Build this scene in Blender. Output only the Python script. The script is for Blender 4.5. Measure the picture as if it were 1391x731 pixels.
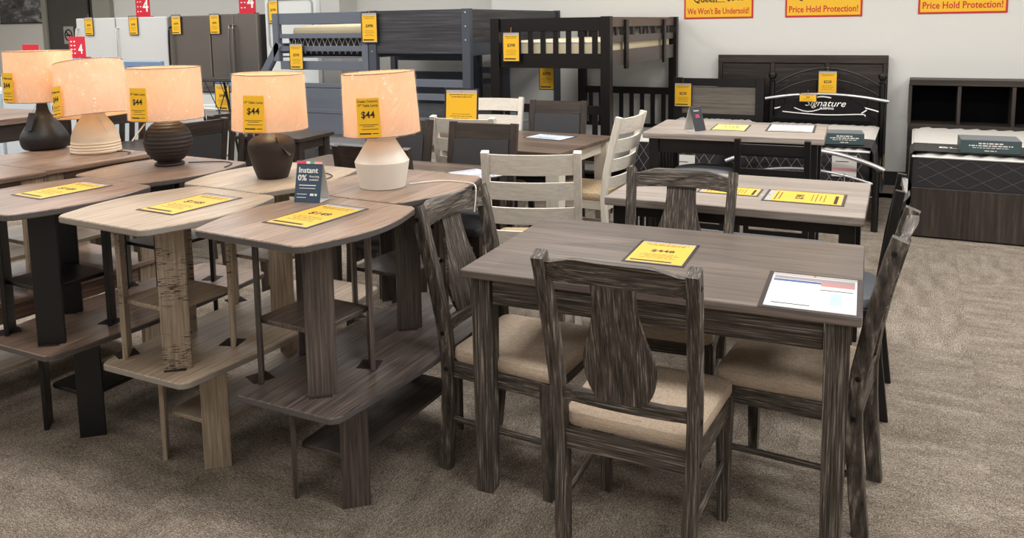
import bpy, bmesh, math, random
from mathutils import Vector, Matrix
random.seed(7)
for o in list(bpy.data.objects): bpy.data.objects.remove(o)
SC = bpy.context.scene
COL = SC.collection
R = math.radians

# ------------------------------------------------------------------ camera, light, exposure
YAW, PITCH, ROLL, EYE = 0.463, 0.12073, -0.01413, 1.5304
fw = Vector((-math.sin(YAW)*math.cos(PITCH), math.cos(YAW)*math.cos(PITCH), -math.sin(PITCH)))
rt0 = Vector((math.cos(YAW), math.sin(YAW), 0)); up0 = rt0.cross(fw)
rt = rt0*math.cos(ROLL)+up0*math.sin(ROLL); up = up0*math.cos(ROLL)-rt0*math.sin(ROLL)
cd = bpy.data.cameras.new('camera'); cam = bpy.data.objects.new('camera', cd); COL.objects.link(cam)
m = Matrix((rt, up, -fw)).transposed().to_4x4(); m.translation = (0, 0, EYE); cam.matrix_world = m
cd.sensor_width = 36; cd.lens = 28.454; cd.shift_y = -0.14293; cd.clip_start = .05
SC.camera = cam

w = bpy.data.worlds.new('world'); SC.world = w; w.use_nodes = True
w.node_tree.nodes['Background'].inputs[0].default_value = (1, .97, .93, 1)
w.node_tree.nodes['Background'].inputs[1].default_value = .25
def area(name, loc, sx, sy, power, col=(1, .985, .965), rot=(0, 0, 0)):
    l = bpy.data.lights.new(name, 'AREA'); l.shape = 'RECTANGLE'; l.size = sx; l.size_y = sy
    l.energy = power; l.color = col
    o = bpy.data.objects.new(name, l); COL.objects.link(o); o.location = loc; o.rotation_euler = rot
    return o
# rows of ceiling troffers
for ix in range(7):
    for iy, pw in ((-1.2, 22), (1.6, 34), (4.2, 50), (6.2, 23)):
        area('ceiling_troffer_light', (-11.2+ix*2.25, iy, 3.14), 1.2, .6, pw)
SC.view_settings.view_transform = 'Standard'; SC.view_settings.look = 'None'
SC.view_settings.exposure = 0.0; SC.view_settings.gamma = 1.0; SC.view_settings.use_curve_mapping = False

# ------------------------------------------------------------------ materials
def lin(c):
    return tuple(((v/255)/12.92 if v/255 <= .04045 else ((v/255+.055)/1.055)**2.4) for v in c)+(1,)
MATS = {}
def nodes(name):
    mt = bpy.data.materials.new(name); mt.use_nodes = True
    nt = mt.node_tree; return mt, nt, nt.nodes['Principled BSDF']
def plain(name, rgb, rough=.5, metal=0, spec=.5, bump=0, bscale=200, **kw):
    if name in MATS: return MATS[name]
    mt, nt, b = nodes(name)
    b.inputs['Base Color'].default_value = lin(rgb); b.inputs['Roughness'].default_value = rough
    b.inputs['Metallic'].default_value = metal; b.inputs['Specular IOR Level'].default_value = spec
    if bump:
        tc = nt.nodes.new('ShaderNodeTexCoord'); n = nt.nodes.new('ShaderNodeTexNoise'); bp = nt.nodes.new('ShaderNodeBump')
        n.inputs['Scale'].default_value = bscale; n.inputs['Detail'].default_value = 4
        bp.inputs['Strength'].default_value = bump; bp.inputs['Distance'].default_value = .004
        nt.links.new(tc.outputs['Object'], n.inputs['Vector']); nt.links.new(n.outputs['Fac'], bp.inputs['Height'])
        nt.links.new(bp.outputs['Normal'], b.inputs['Normal'])
    MATS[name] = mt; return mt
def ramp(nt, stops):
    r = nt.nodes.new('ShaderNodeValToRGB'); el = r.color_ramp.elements
    while len(el) < len(stops): el.new(.5)
    for e_, (p, c) in zip(el, stops): e_.position = p; e_.color = lin(c)
    return r
def wood(name, dark, mid, light, axis='x', along=2.5, across=42, rough=.5, bump=.25, spec=.4, lo=.3, hi=.72, plank=0, lean=0):
    key = name+'_'+axis
    if key in MATS: return MATS[key]
    mt, nt, b = nodes(key); L = nt.links.new
    tc = nt.nodes.new('ShaderNodeTexCoord'); mp = nt.nodes.new('ShaderNodeMapping')
    s = [across]*3; s['xyz'.index(axis)] = along
    if axis == 'z' and lean: s[1] = across*lean
    mp.inputs['Scale'].default_value = s
    oi = nt.nodes.new('ShaderNodeObjectInfo'); ad = nt.nodes.new('ShaderNodeVectorMath'); ad.operation = 'ADD'
    ml = nt.nodes.new('ShaderNodeVectorMath'); ml.operation = 'SCALE'; ml.inputs[0].default_value = (3.1, 5.3, 2.7)
    L(oi.outputs['Random'], ml.inputs['Scale']); L(tc.outputs['Object'], ad.inputs[0]); L(ml.outputs[0], ad.inputs[1])
    L(ad.outputs[0], mp.inputs['Vector'])
    n = nt.nodes.new('ShaderNodeTexNoise'); n.inputs['Scale'].default_value = 1; n.inputs['Detail'].default_value = 7
    n.inputs['Roughness'].default_value = .62; n.inputs['Distortion'].default_value = .2
    L(mp.outputs[0], n.inputs['Vector'])
    r = ramp(nt, [(lo, dark), ((lo+hi)/2, mid), (hi, light)]); L(n.outputs['Fac'], r.inputs['Fac'])
    col = r.outputs['Color']
    if plank:   # broad board-to-board tone as in printed laminate
        mp2 = nt.nodes.new('ShaderNodeMapping'); s2 = [plank]*3; s2['xyz'.index(axis)] = .7
        mp2.inputs['Scale'].default_value = s2; L(ad.outputs[0], mp2.inputs['Vector'])
        v = nt.nodes.new('ShaderNodeTexVoronoi'); v.inputs['Scale'].default_value = 1; L(mp2.outputs[0], v.inputs['Vector'])
        hs = nt.nodes.new('ShaderNodeHueSaturation'); mr = nt.nodes.new('ShaderNodeMapRange')
        mr.inputs['To Min'].default_value = .8; mr.inputs['To Max'].default_value = 1.2
        sp = nt.nodes.new('ShaderNodeSeparateColor'); L(v.outputs['Color'], sp.inputs[0]); L(sp.outputs[0], mr.inputs['Value'])
        L(mr.outputs[0], hs.inputs['Value']); L(col, hs.inputs['Color']); col = hs.outputs['Color']
    L(col, b.inputs['Base Color'])
    b.inputs['Roughness'].default_value = rough; b.inputs['Specular IOR Level'].default_value = spec
    if bump:
        bp = nt.nodes.new('ShaderNodeBump'); bp.inputs['Strength'].default_value = bump; bp.inputs['Distance'].default_value = .003
        L(n.outputs['Fac'], bp.inputs['Height']); L(bp.outputs['Normal'], b.inputs['Normal'])
    MATS[key] = mt; return mt
def GW(a): return wood('weathered_grey_oak', (40, 35, 31), (88, 80, 73), (174, 166, 155), a, 6, 240, .55, .7, .35, .36, .74, lean=.2)
def GT(a): return wood('grey_laminate_top', (78, 68, 62), (102, 91, 84), (122, 111, 103), a, 3, 90, .36, .06, .45, plank=5)
def BR(a): return wood('charcoal_oak', (44, 38, 36), (84, 74, 69), (116, 104, 96), a, 4, 150, .42, .2, .45, plank=9)
def LO(a): return wood('pale_oak', (128, 110, 92), (164, 146, 126), (190, 174, 154), a, 5, 150, .42, .15, .45, plank=7)
def BT(a): return wood('brown_oak', (84, 66, 56), (122, 100, 86), (150, 128, 112), a, 5, 130, .4, .12, .45, plank=8)
def TOPA(a): return wood('grey_brown_oak_lamplit', (96, 78, 66), (136, 115, 100), (160, 140, 124), a, 5, 130, .38, .12, .45, plank=8)  # grey-brown tops with the warmth of the lamp light put into the colour
def CR(a): return wood('whitewashed_wood', (200, 192, 180), (216, 209, 197), (228, 221, 210), a, 5, 130, .5, .12, .4)
def PT(a): return wood('driftwood_laminate', (116, 106, 99), (150, 140, 132), (174, 164, 155), a, 3, 110, .4, .08, .45, plank=10)
def DB(a): return wood('dark_brown_wood', (34, 27, 24), (52, 43, 38), (74, 62, 54), a, 2.5, 50, .38, .08, .5)
def T4M(a): return wood('walnut_top', (66, 54, 46), (92, 77, 66), (114, 98, 86), a, 1.8, 40, .36, .06, .5, plank=7)
def DG(a): return wood('slate_wood', (36, 36, 40), (58, 58, 63), (84, 84, 88), a, 1.6, 60, .45, .15, .4)
def HB(a): return wood('umber_wood', (32, 26, 24), (50, 42, 38), (70, 61, 55), a, 2, 40, .5, .1, .4, plank=6)
BLK = plain('black_wood', (17, 15, 16), .38); ESP = plain('espresso_paint', (15, 10, 11), .4, 0, .35)
BLKM = plain('black_metal', (14, 14, 15), .35, 0); SILV = plain('brushed_silver', (190, 190, 192), .3, .9)
GREYP = plain('grey_paint', (96, 102, 114), .5); GREYD = plain('slate_paint', (66, 72, 82), .5)
WALLM = plain('wall_paint', (222, 221, 217), .8, 0, .3, .05, 60)
CEILM = plain('ceiling_paint', (225, 222, 214), .9); BASEM = plain('baseboard_black', (38, 38, 40), .6)
YEL = plain('yellow_paper', (222, 174, 60), .55); YELT = plain('yellow_card', (236, 182, 30), .6); INK = plain('black_ink', (34, 28, 24), .7)
RED = plain('red_card', (196, 26, 50), .5); WHT = plain('white_paper', (218, 216, 212), .55); REDI = plain('red_ink', (200, 40, 40), .6)
SLV = plain('sleeve_black', (44, 40, 46), .25); CLR = plain('sleeve_clear', (176, 172, 170), .15)
CARD = plain('slate_card', (52, 72, 92), .45); APPW = plain('appliance_white', (206, 208, 206), .35)
STL = plain('stainless', (132, 126, 120), .34, .75); STLD = plain('stainless_dark', (66, 62, 60), .4, .5)
FILM = plain('blue_film', (120, 146, 178), .3); DKUP = plain('charcoal_vinyl', (54, 54, 57), .5, 0, .4, .1, 300)
MATW = plain('mattress_white', (212, 209, 204), .8, 0, .2, .5, 14); MATD = plain('mattress_charcoal', (48, 46, 48), .85, 0, .2, .4, 220)
STITCH = plain('stitch_grey', (84, 81, 80), .8); BANDM = plain('band_charcoal', (58, 58, 58), .7, 0, .3, .2, 120)
BOXT = plain('product_box_teal', (62, 80, 82), .45); BOXL = plain('product_box_grey', (112, 116, 122), .4)
PIL = plain('black_fabric', (16, 15, 18), .8, 0, .2, .2, 90); WINK = plain('white_ink', (232, 230, 226), .5)
GREYU = plain('grey_upholstery', (112, 115, 120), .8, 0, .2, .2, 220); FELT = plain('brown_felt', (44, 30, 28), .9)
CORDB = plain('cord_black', (24, 22, 22), .5); CORDW = plain('cord_white', (224, 216, 204), .5)
GOLD = plain('brass', (206, 160, 70), .35, .8); MGRN = plain('pillow_cream', (226, 214, 182), .7, 0, .2, .4, 25)
def fabric(name, c1, c2):
    mt, nt, b = nodes(name); L = nt.links.new
    tc = nt.nodes.new('ShaderNodeTexCoord'); mp = nt.nodes.new('ShaderNodeMapping'); mp.inputs['Scale'].default_value = (220, 40, 220)
    mp2 = nt.nodes.new('ShaderNodeMapping'); mp2.inputs['Scale'].default_value = (40, 220, 220)
    a, c = nt.nodes.new('ShaderNodeTexNoise'), nt.nodes.new('ShaderNodeTexNoise')
    for n, q in ((a, mp), (c, mp2)):
        n.inputs['Scale'].default_value = 1; L(tc.outputs['Object'], q.inputs['Vector']); L(q.outputs[0], n.inputs['Vector'])
    ad = nt.nodes.new('ShaderNodeMath'); ad.operation = 'ADD'; L(a.outputs['Fac'], ad.inputs[0]); L(c.outputs['Fac'], ad.inputs[1])
    r = ramp(nt, [(.38, c1), (.62, c2)]); hf = nt.nodes.new('ShaderNodeMath'); hf.operation = 'MULTIPLY'; hf.inputs[1].default_value = .5
    L(ad.outputs[0], hf.inputs[0]); L(hf.outputs[0], r.inputs['Fac']); L(r.outputs['Color'], b.inputs['Base Color'])
    bp = nt.nodes.new('ShaderNodeBump'); bp.inputs['Strength'].default_value = .3; bp.inputs['Distance'].default_value = .002
    L(hf.outputs[0], bp.inputs['Height']); L(bp.outputs['Normal'], b.inputs['Normal'])
    b.inputs['Roughness'].default_value = .9; b.inputs['Specular IOR Level'].default_value = .15
    return mt
BEIGE = fabric('beige_linen', (182, 162, 142), (206, 187, 166)); TAN = fabric('tan_linen', (166, 144, 112), (204, 182, 150))
def carpet():
    mt, nt, b = nodes('loop_carpet'); L = nt.links.new
    tc = nt.nodes.new('ShaderNodeTexCoord'); oi = nt.nodes.new('ShaderNodeObjectInfo')
    ml = nt.nodes.new('ShaderNodeVectorMath'); ml.operation = 'SCALE'; ml.inputs[0].default_value = (7, 11, 0); L(oi.outputs['Random'], ml.inputs['Scale'])
    ad = nt.nodes.new('ShaderNodeVectorMath'); ad.operation = 'ADD'; L(tc.outputs['Object'], ad.inputs[0]); L(ml.outputs[0], ad.inputs[1])
    def nz(sc, det, rough=.6):
        mp = nt.nodes.new('ShaderNodeMapping'); mp.inputs['Scale'].default_value = sc; L(ad.outputs[0], mp.inputs['Vector'])
        n = nt.nodes.new('ShaderNodeTexNoise'); n.inputs['Scale'].default_value = 1; n.inputs['Detail'].default_value = det
        n.inputs['Roughness'].default_value = rough; L(mp.outputs[0], n.inputs['Vector']); return n
    a = nz((50, 190, 60), 3, .7); f = nz((190, 260, 200), 2, .7); g = nz((5, 14, 3), 3)
    m1 = nt.nodes.new('ShaderNodeMix'); m1.inputs[0].default_value = .62; L(a.outputs['Fac'], m1.inputs[2]); L(f.outputs['Fac'], m1.inputs[3])
    m2 = nt.nodes.new('ShaderNodeMix'); m2.inputs[0].default_value = .16; L(m1.outputs[0], m2.inputs[2]); L(g.outputs['Fac'], m2.inputs[3])
    r = ramp(nt, [(.39, (70, 62, 54)), (.5, (128, 117, 105)), (.61, (188, 177, 163))]); L(m2.outputs[0], r.inputs['Fac'])
    hs = nt.nodes.new('ShaderNodeHueSaturation'); mr = nt.nodes.new('ShaderNodeMapRange')
    mr.inputs['To Min'].default_value = .94; mr.inputs['To Max'].default_value = 1.06; L(oi.outputs['Random'], mr.inputs['Value'])
    L(mr.outputs[0], hs.inputs['Value']); L(r.outputs['Color'], hs.inputs['Color']); L(hs.outputs['Color'], b.inputs['Base Color'])
    bp = nt.nodes.new('ShaderNodeBump'); bp.inputs['Strength'].default_value = .7; bp.inputs['Distance'].default_value = .006
    L(m1.outputs[0], bp.inputs['Height']); L(bp.outputs['Normal'], b.inputs['Normal'])
    b.inputs['Roughness'].default_value = .95; b.inputs['Specular IOR Level'].default_value = .1
    return mt
CARPET = carpet()
def shade_mat():
    mt, nt, b = nodes('linen_shade'); L = nt.links.new
    nt.nodes.remove(b); out = nt.nodes['Material Output']
    d = nt.nodes.new('ShaderNodeBsdfDiffuse'); t = nt.nodes.new('ShaderNodeBsdfTranslucent'); mx = nt.nodes.new('ShaderNodeMixShader')
    d.inputs['Color'].default_value = lin((240, 228, 212)); t.inputs['Color'].default_value = lin((250, 216, 172)); mx.inputs[0].default_value = .55
    L(d.outputs[0], mx.inputs[1]); L(t.outputs[0], mx.inputs[2]); L(mx.outputs[0], out.inputs['Surface']); return mt
SHADE = shade_mat()
def wrap_mat():
    mt, nt, b = nodes('clear_plastic_wrap'); L = nt.links.new
    nt.nodes.remove(b); out = nt.nodes['Material Output']
    tr = nt.nodes.new('ShaderNodeBsdfTransparent'); g = nt.nodes.new('ShaderNodeBsdfGlossy'); g.inputs['Roughness'].default_value = .2
    mx = nt.nodes.new('ShaderNodeMixShader'); tc = nt.nodes.new('ShaderNodeTexCoord'); mp = nt.nodes.new('ShaderNodeMapping')
    mp.inputs['Scale'].default_value = (26, 26, 8); n = nt.nodes.new('ShaderNodeTexNoise'); n.inputs['Scale'].default_value = 1
    n.inputs['Detail'].default_value = 3; n.inputs['Distortion'].default_value = 1.5
    L(tc.outputs['Object'], mp.inputs['Vector']); L(mp.outputs[0], n.inputs['Vector'])
    bp = nt.nodes.new('ShaderNodeBump'); bp.inputs['Strength'].default_value = 1; bp.inputs['Distance'].default_value = .05
    L(n.outputs['Fac'], bp.inputs['Height']); L(bp.outputs['Normal'], g.inputs['Normal'])
    g.inputs['Color'].default_value = (.075, .075, .075, 1); tr.inputs['Color'].default_value = (.97, .97, .97, 1)
    ad = nt.nodes.new('ShaderNodeAddShader'); L(tr.outputs[0], ad.inputs[0]); L(g.outputs[0], ad.inputs[1]); L(ad.outputs[0], out.inputs['Surface']); nt.nodes.remove(mx); return mt
WRAP = wrap_mat()
def emis(name, rgb, st):
    mt, nt, b = nodes(name); b.inputs['Emission Color'].default_value = lin(rgb); b.inputs['Emission Strength'].default_value = st; return mt
BULB = emis('bulb_glass', (255, 214, 160), 6)

# ------------------------------------------------------------------ mesh helpers
def B(): return bmesh.new()
def box(bm, x0, x1, y0, y1, z0, z1, bev=.002, M=None):
    vs = [bm.verts.new(v) for v in ((x0,y0,z0),(x1,y0,z0),(x1,y1,z0),(x0,y1,z0),(x0,y0,z1),(x1,y0,z1),(x1,y1,z1),(x0,y1,z1))]
    fs = [bm.faces.new([vs[i] for i in q]) for q in ((3,2,1,0),(4,5,6,7),(0,1,5,4),(1,2,6,5),(2,3,7,6),(3,0,4,7))]
    if bev:
        es = list({e for f in fs for e in f.edges})
        r = bmesh.ops.bevel(bm, geom=es, offset=bev, segments=1, affect='EDGES', profile=.5)
        vs = list({v for f in r['faces'] for v in f.verts})
    if M is not None: bmesh.ops.transform(bm, matrix=M, verts=vs)
def loft(bm, rings, closed=True, cap0=True, cap1=True):
    rv = [[bm.verts.new(p) for p in r] for r in rings]; n = len(rv[0])
    for a, b in zip(rv, rv[1:]):
        for i in range(n if closed else n-1):
            j = (i+1) % n; bm.faces.new((a[i], a[j], b[j], b[i]))
    if cap0: bm.faces.new(rv[0][::-1])
    if cap1: bm.faces.new(rv[-1])
def prism(bm, pts, f0, f1):
    """outline pts (a,b) between two mappings a,b -> 3d"""
    loft(bm, [[f0(a, b) for a, b in pts], [f1(a, b) for a, b in pts]])
def slab(bm, outline, z0, z1, r=.004):
    cx = sum(p[0] for p in outline)/len(outline); cy = sum(p[1] for p in outline)/len(outline)
    def ins(d):
        o = []
        for x, y in outline:
            l = math.hypot(x-cx, y-cy); k = (l-d)/l; o.append((cx+(x-cx)*k, cy+(y-cy)*k))
        return o
    loft(bm, [[(x, y, z) for x, y in ins(d)] for d, z in ((r, z0), (0, z0+r), (0, z1-r), (r, z1))])
def cushion(bm, outline, z0, z1, dome=.012):
    cx = sum(p[0] for p in outline)/len(outline); cy = sum(p[1] for p in outline)/len(outline); h = z1-z0
    def ins(k): return [(cx+(x-cx)*k, cy+(y-cy)*k) for x, y in outline]
    loft(bm, [[(x, y, z) for x, y in ins(k)] for k, z in ((.97, z0), (1, z0+.25*h), (1, z0+.6*h), (.985, z0+.85*h), (.94, z1), (.75, z1+dome*.6), (.4, z1+dome), (.1, z1+dome*1.05))])
def tube(bm, pts, r, seg=8, cap=True):
    pts = [Vector(p) for p in pts]; rings = []
    for i, p in enumerate(pts):
        t = (pts[min(i+1, len(pts)-1)]-pts[max(i-1, 0)]).normalized()
        a = t.cross(Vector((0, 0, 1)) if abs(t.z) < .9 else Vector((1, 0, 0))).normalized(); b = t.cross(a)
        rings.append([p+a*math.cos(2*math.pi*k/seg)*r+b*math.sin(2*math.pi*k/seg)*r for k in range(seg)])
    loft(bm, rings, True, cap, cap)
def lathe(bm, prof, seg=40, M=None, cap0=True, cap1=True):
    rings = [[Vector((r*math.cos(2*math.pi*k/seg), r*math.sin(2*math.pi*k/seg), z)) for k in range(seg)] for r, z in prof]
    if M is not None: rings = [[M @ v for v in q] for q in rings]
    loft(bm, rings, True, cap0, cap1)
def strip(bm, path, wx, d, x=0.0, xtop=None, bev=.003):
    """bar of width wx in X and thickness d following a YZ path; x drifts to xtop at the end"""
    P = [Vector((0, y, z)) for y, z in path]; rings = []; xt = x if xtop is None else xtop; z1 = path[-1][1]
    for i, p in enumerate(P):
        t = (P[min(i+1, len(P)-1)]-P[max(i-1, 0)]).normalized(); nn = Vector((0, -t.z, t.y))*d/2; xx = x+(xt-x)*p.z/z1
        b = bev*1.0; n2 = nn*(1-2*b/d)
        rings.append([(xx+sx, p.y+q.y, p.z+q.z) for sx, q in ((-wx/2, n2), (-wx/2+b, nn), (wx/2-b, nn), (wx/2, n2), (wx/2, -n2), (wx/2-b, -nn), (-wx/2+b, -nn), (-wx/2, -n2))])
    loft(bm, rings)
def catmull(pts, n=6):
    pts = [Vector(p) for p in pts]; out = []
    for i in range(len(pts)-1):
        p0 = pts[max(i-1, 0)]; p1 = pts[i]; p2 = pts[i+1]; p3 = pts[min(i+2, len(pts)-1)]
        for k in range(n):
            t = k/n; out.append(.5*((2*p1)+(p2-p0)*t+(2*p0-5*p1+4*p2-p3)*t*t+(3*p1-p0-3*p2+p3)*t**3))
    return out+[pts[-1]]
def obj(name, bm, mat, parent=None, smooth=False, loc=None):
    bmesh.ops.recalc_face_normals(bm, faces=bm.faces[:])
    me = bpy.data.meshes.new(name); bm.to_mesh(me); bm.free(); me.materials.append(mat)
    if smooth:
        me.shade_smooth()
        try: me.set_sharp_from_angle(angle=R(35))
        except Exception: pass
    o = bpy.data.objects.new(name, me); COL.objects.link(o)
    if parent: o.parent = parent
    if loc: o.location = loc
    return o
def pbox(name, mat, parent, *a, **k):
    bm = B(); box(bm, *a, **k); return obj(name, bm, mat, parent)
def tag(o, label, cat, group=None):
    o['label'] = label; o['category'] = cat
    if group: o['group'] = group
    return o
def thing(name, label, cat, loc=(0, 0, 0), rz=0, group=None, rot=None):
    o = bpy.data.objects.new(name, None); COL.objects.link(o); o.empty_display_size = .1
    o.location = loc; o.rotation_euler = rot if rot else (0, 0, rz); return tag(o, label, cat, group)
def copy_tree(o, loc, rz, label, parent=None):
    c = o.copy(); COL.objects.link(c)
    if parent is None: c.location = loc; c.rotation_euler = (0, 0, rz); c['label'] = label
    else: c.parent = parent
    for ch in o.children: copy_tree(ch, None, None, None, c)
    return c
def struct(o): o['kind'] = 'structure'; return o
FONTS = {}
def text(name, s, size, mat, parent, M, align='CENTER', ext=.0004, bold=False, shear=0, sx=1, fit=None):
    key = (s, size, align, bold, shear)
    if key not in FONTS:
        c = bpy.data.curves.new('t', 'FONT'); c.body = s; c.size = size; c.align_x = align; c.align_y = 'CENTER'; c.extrude = ext
        c.resolution_u = 2; c.shear = shear
        if bold: c.offset = size*.018
        t = bpy.data.objects.new('t', c); COL.objects.link(t); bpy.context.view_layer.update()
        FONTS[key] = bpy.data.meshes.new_from_object(t.evaluated_get(bpy.context.evaluated_depsgraph_get()))
        bpy.data.objects.remove(t)
    if fit:
        xs_ = [v.co.x for v in FONTS[key].vertices]; sx = fit/(max(xs_)-min(xs_))
    me = FONTS[key].copy(); me.materials.clear(); me.materials.append(mat)
    o = bpy.data.objects.new(name, me); COL.objects.link(o); o.parent = parent; o.matrix_local = M @ Matrix.Diagonal((sx, 1, 1, 1)); return o
def T(x, y, z): return Matrix.Translation((x, y, z))
def RX(a): return Matrix.Rotation(R(a), 4, 'X')
def RZ(a): return Matrix.Rotation(R(a), 4, 'Z')
def RY(a): return Matrix.Rotation(R(a), 4, 'Y')
def circ(r, n=24, cx=0, cy=0): return [(cx+r*math.cos(2*math.pi*i/n), cy+r*math.sin(2*math.pi*i/n)) for i in range(n)]
def rrect(x0, x1, y0, y1, r, n=5):
    o = []
    for cx, cy, a in ((x1-r, y0+r, -90), (x1-r, y1-r, 0), (x0+r, y1-r, 90), (x0+r, y0+r, 180)):
        for i in range(n+1):
            t = R(a+90*i/n); o.append((cx+r*math.cos(t), cy+r*math.sin(t)))
    return o
def bowed(L, We, Wm, r=.045, n=5):
    """table outline: straight short ends, sides that bow out"""
    pts = []
    def side(t): return We/2+(Wm-We)/2*math.sin(math.pi*t)
    N = 14; y0, y1 = -L/2+r*.9, L/2-r*.9
    for i in range(1, n): # front-right corner
        t = i/n*math.pi/2; pts.append((We/2-r+r*math.sin(t), -L/2+r-r*math.cos(t)))
    for i in range(N+1): t = i/N; pts.append((side(t), y0+(y1-y0)*t))
    for i in range(1, n):
        t = i/n*math.pi/2; pts.append((We/2-r+r*math.cos(t), L/2-r+r*math.sin(t)))
    pts += [(-x, y) for x, y in pts[::-1]]
    return pts

# ------------------------------------------------------------------ the room
YW = 8.18
bm = B(); box(bm, -14.5, 3.6, -4.2, YW+.9, -.1, -.008, 0); FLOOR = struct(obj('floor', bm, CARPET))
bm = B(); box(bm, -14.5, 3.6, -4.2, YW+.9, 3.2, 3.3, 0); struct(obj('ceiling', bm, CEILM))
bm = B(); box(bm, -4.2, 3.6, YW, YW+.12, 0, 3.2, 0); WB = struct(obj('wall_back', bm, WALLM))
bm = B(); box(bm, -14.5, -4.2, YW+.45, YW+.57, 0, 3.2, 0); struct(obj('wall_back_recess', bm, WALLM))
bm = B(); box(bm, -4.32, -4.2, YW, YW+.57, 0, 3.2, 0); struct(obj('wall_return', bm, WALLM))
bm = B(); box(bm, -7.3, -6.55, YW+.1, YW+.45, 0, 3.2, .004); struct(obj('wall_pilaster', bm, WALLM))
bm = B(); box(bm, -14.6, -14.5, -4.2, YW+.9, 0, 3.2, 0); struct(obj('wall_left', bm, WALLM))
bm = B(); box(bm, 3.6, 3.7, -4.2, YW+.9, 0, 3.2, 0); struct(obj('wall_right', bm, WALLM))
bm = B(); box(bm, -14.5, 3.6, -4.3, -4.2, 0, 3.2, 0); struct(obj('wall_front', bm, WALLM))
bm = B(); box(bm, -4.2, 3.6, YW-.014, YW, 0, .13, .002); struct(obj('baseboard_back', bm, BASEM))
# dark doorway, its frame and the no-smoking sign
D1 = struct(obj('door_1', (lambda b: (box(b, -12.75, -11.6, YW+.40, YW+.449, 0, 2.3, .003), b)[1])(B()), plain('door_charcoal', (70, 66, 64), .5)))
pbox('door_frame', plain('door_frame_grey', (150, 148, 138), .5), D1, -12.86, -12.75, YW+.37, YW+.449, 0, 2.4)
pbox('door_frame', plain('door_frame_grey', (150, 148, 138), .5), D1, -11.6, -11.2, YW+.37, YW+.449, 0, 2.4)
pbox('door_chain', BLKM, D1, -11.72, -11.69, YW+.37, YW+.40, 1.6, 2.3)

TS = .61
bm = B(); box(bm, -TS/2+.0002, TS/2-.0002, -TS/2+.0002, TS/2-.0002, -.008, 0, .0004)
t0 = obj('carpet_tile', bm, CARPET, FLOOR); first = True
for i in range(11):
    for j in range(13):
        x, y = -4.9+i*TS, .75+j*TS
        if y > YW+.2: continue
        o = t0 if first else t0.copy()
        if not first: COL.objects.link(o)
        first = False; o.parent = FLOOR; o.location = (x, min(y, YW-.31), 0); o.rotation_euler = (0, 0, R(90)*random.choice((0, 1)) + R(180)*random.choice((0, 1)))

# ------------------------------------------------------------------ dining table with plain legs
def dining_table(name, label, loc, rz, L, W, H, top, apr, leg, th=.025, ls=.065, ah=.09, inset=.028, over=.03, cat='dining table'):
    t = thing(name, label, cat, loc, rz)
    bm = B(); slab(bm, rrect(-L/2, L/2, -W/2, W/2, .008, 2), H-th, H, .003); obj('tabletop', bm, top, t)
    for s in (-1, 1):
        pbox('apron', apr('x'), t, -L/2+over+ls, L/2-over-ls, s*(W/2-over-.02)-.01, s*(W/2-over-.02)+.01, H-th-ah, H-th-.0005)
        pbox('apron', apr('y'), t, s*(L/2-over-.02)-.01, s*(L/2-over-.02)+.01, -W/2+over+ls, W/2-over-ls, H-th-ah, H-th-.0005)
        for q in (-1, 1):
            x, y = s*(L/2-inset-ls/2), q*(W/2-inset-ls/2); a, b2 = ls/2, ls*.42
            bm = B(); loft(bm, [[(x+i*k, y+j*k, z) for i, j in ((-1,-1),(1,-1),(1,1),(-1,1))] for k, z in ((b2*.94, 0), (b2, .006), (a, H-.2), (a, H-th-.0005))])
            obj('leg', bm, leg('z'), t)
    return t
def rectc(ox, oy, a, L, W):  # centre of a rectangle from its near corner and heading
    return (ox+math.cos(a)*L/2-math.sin(a)*W/2, oy+math.sin(a)*L/2+math.cos(a)*W/2, 0)
GREY_TABLE = dining_table('dining_table', 'dark grey weathered wood dining table in the foreground with two price sheets on it', rectc(-1.271, 2.155, .046, 1.177, .752), .046, 1.177, .752, .76, GT('x'), GW, GW)

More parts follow.
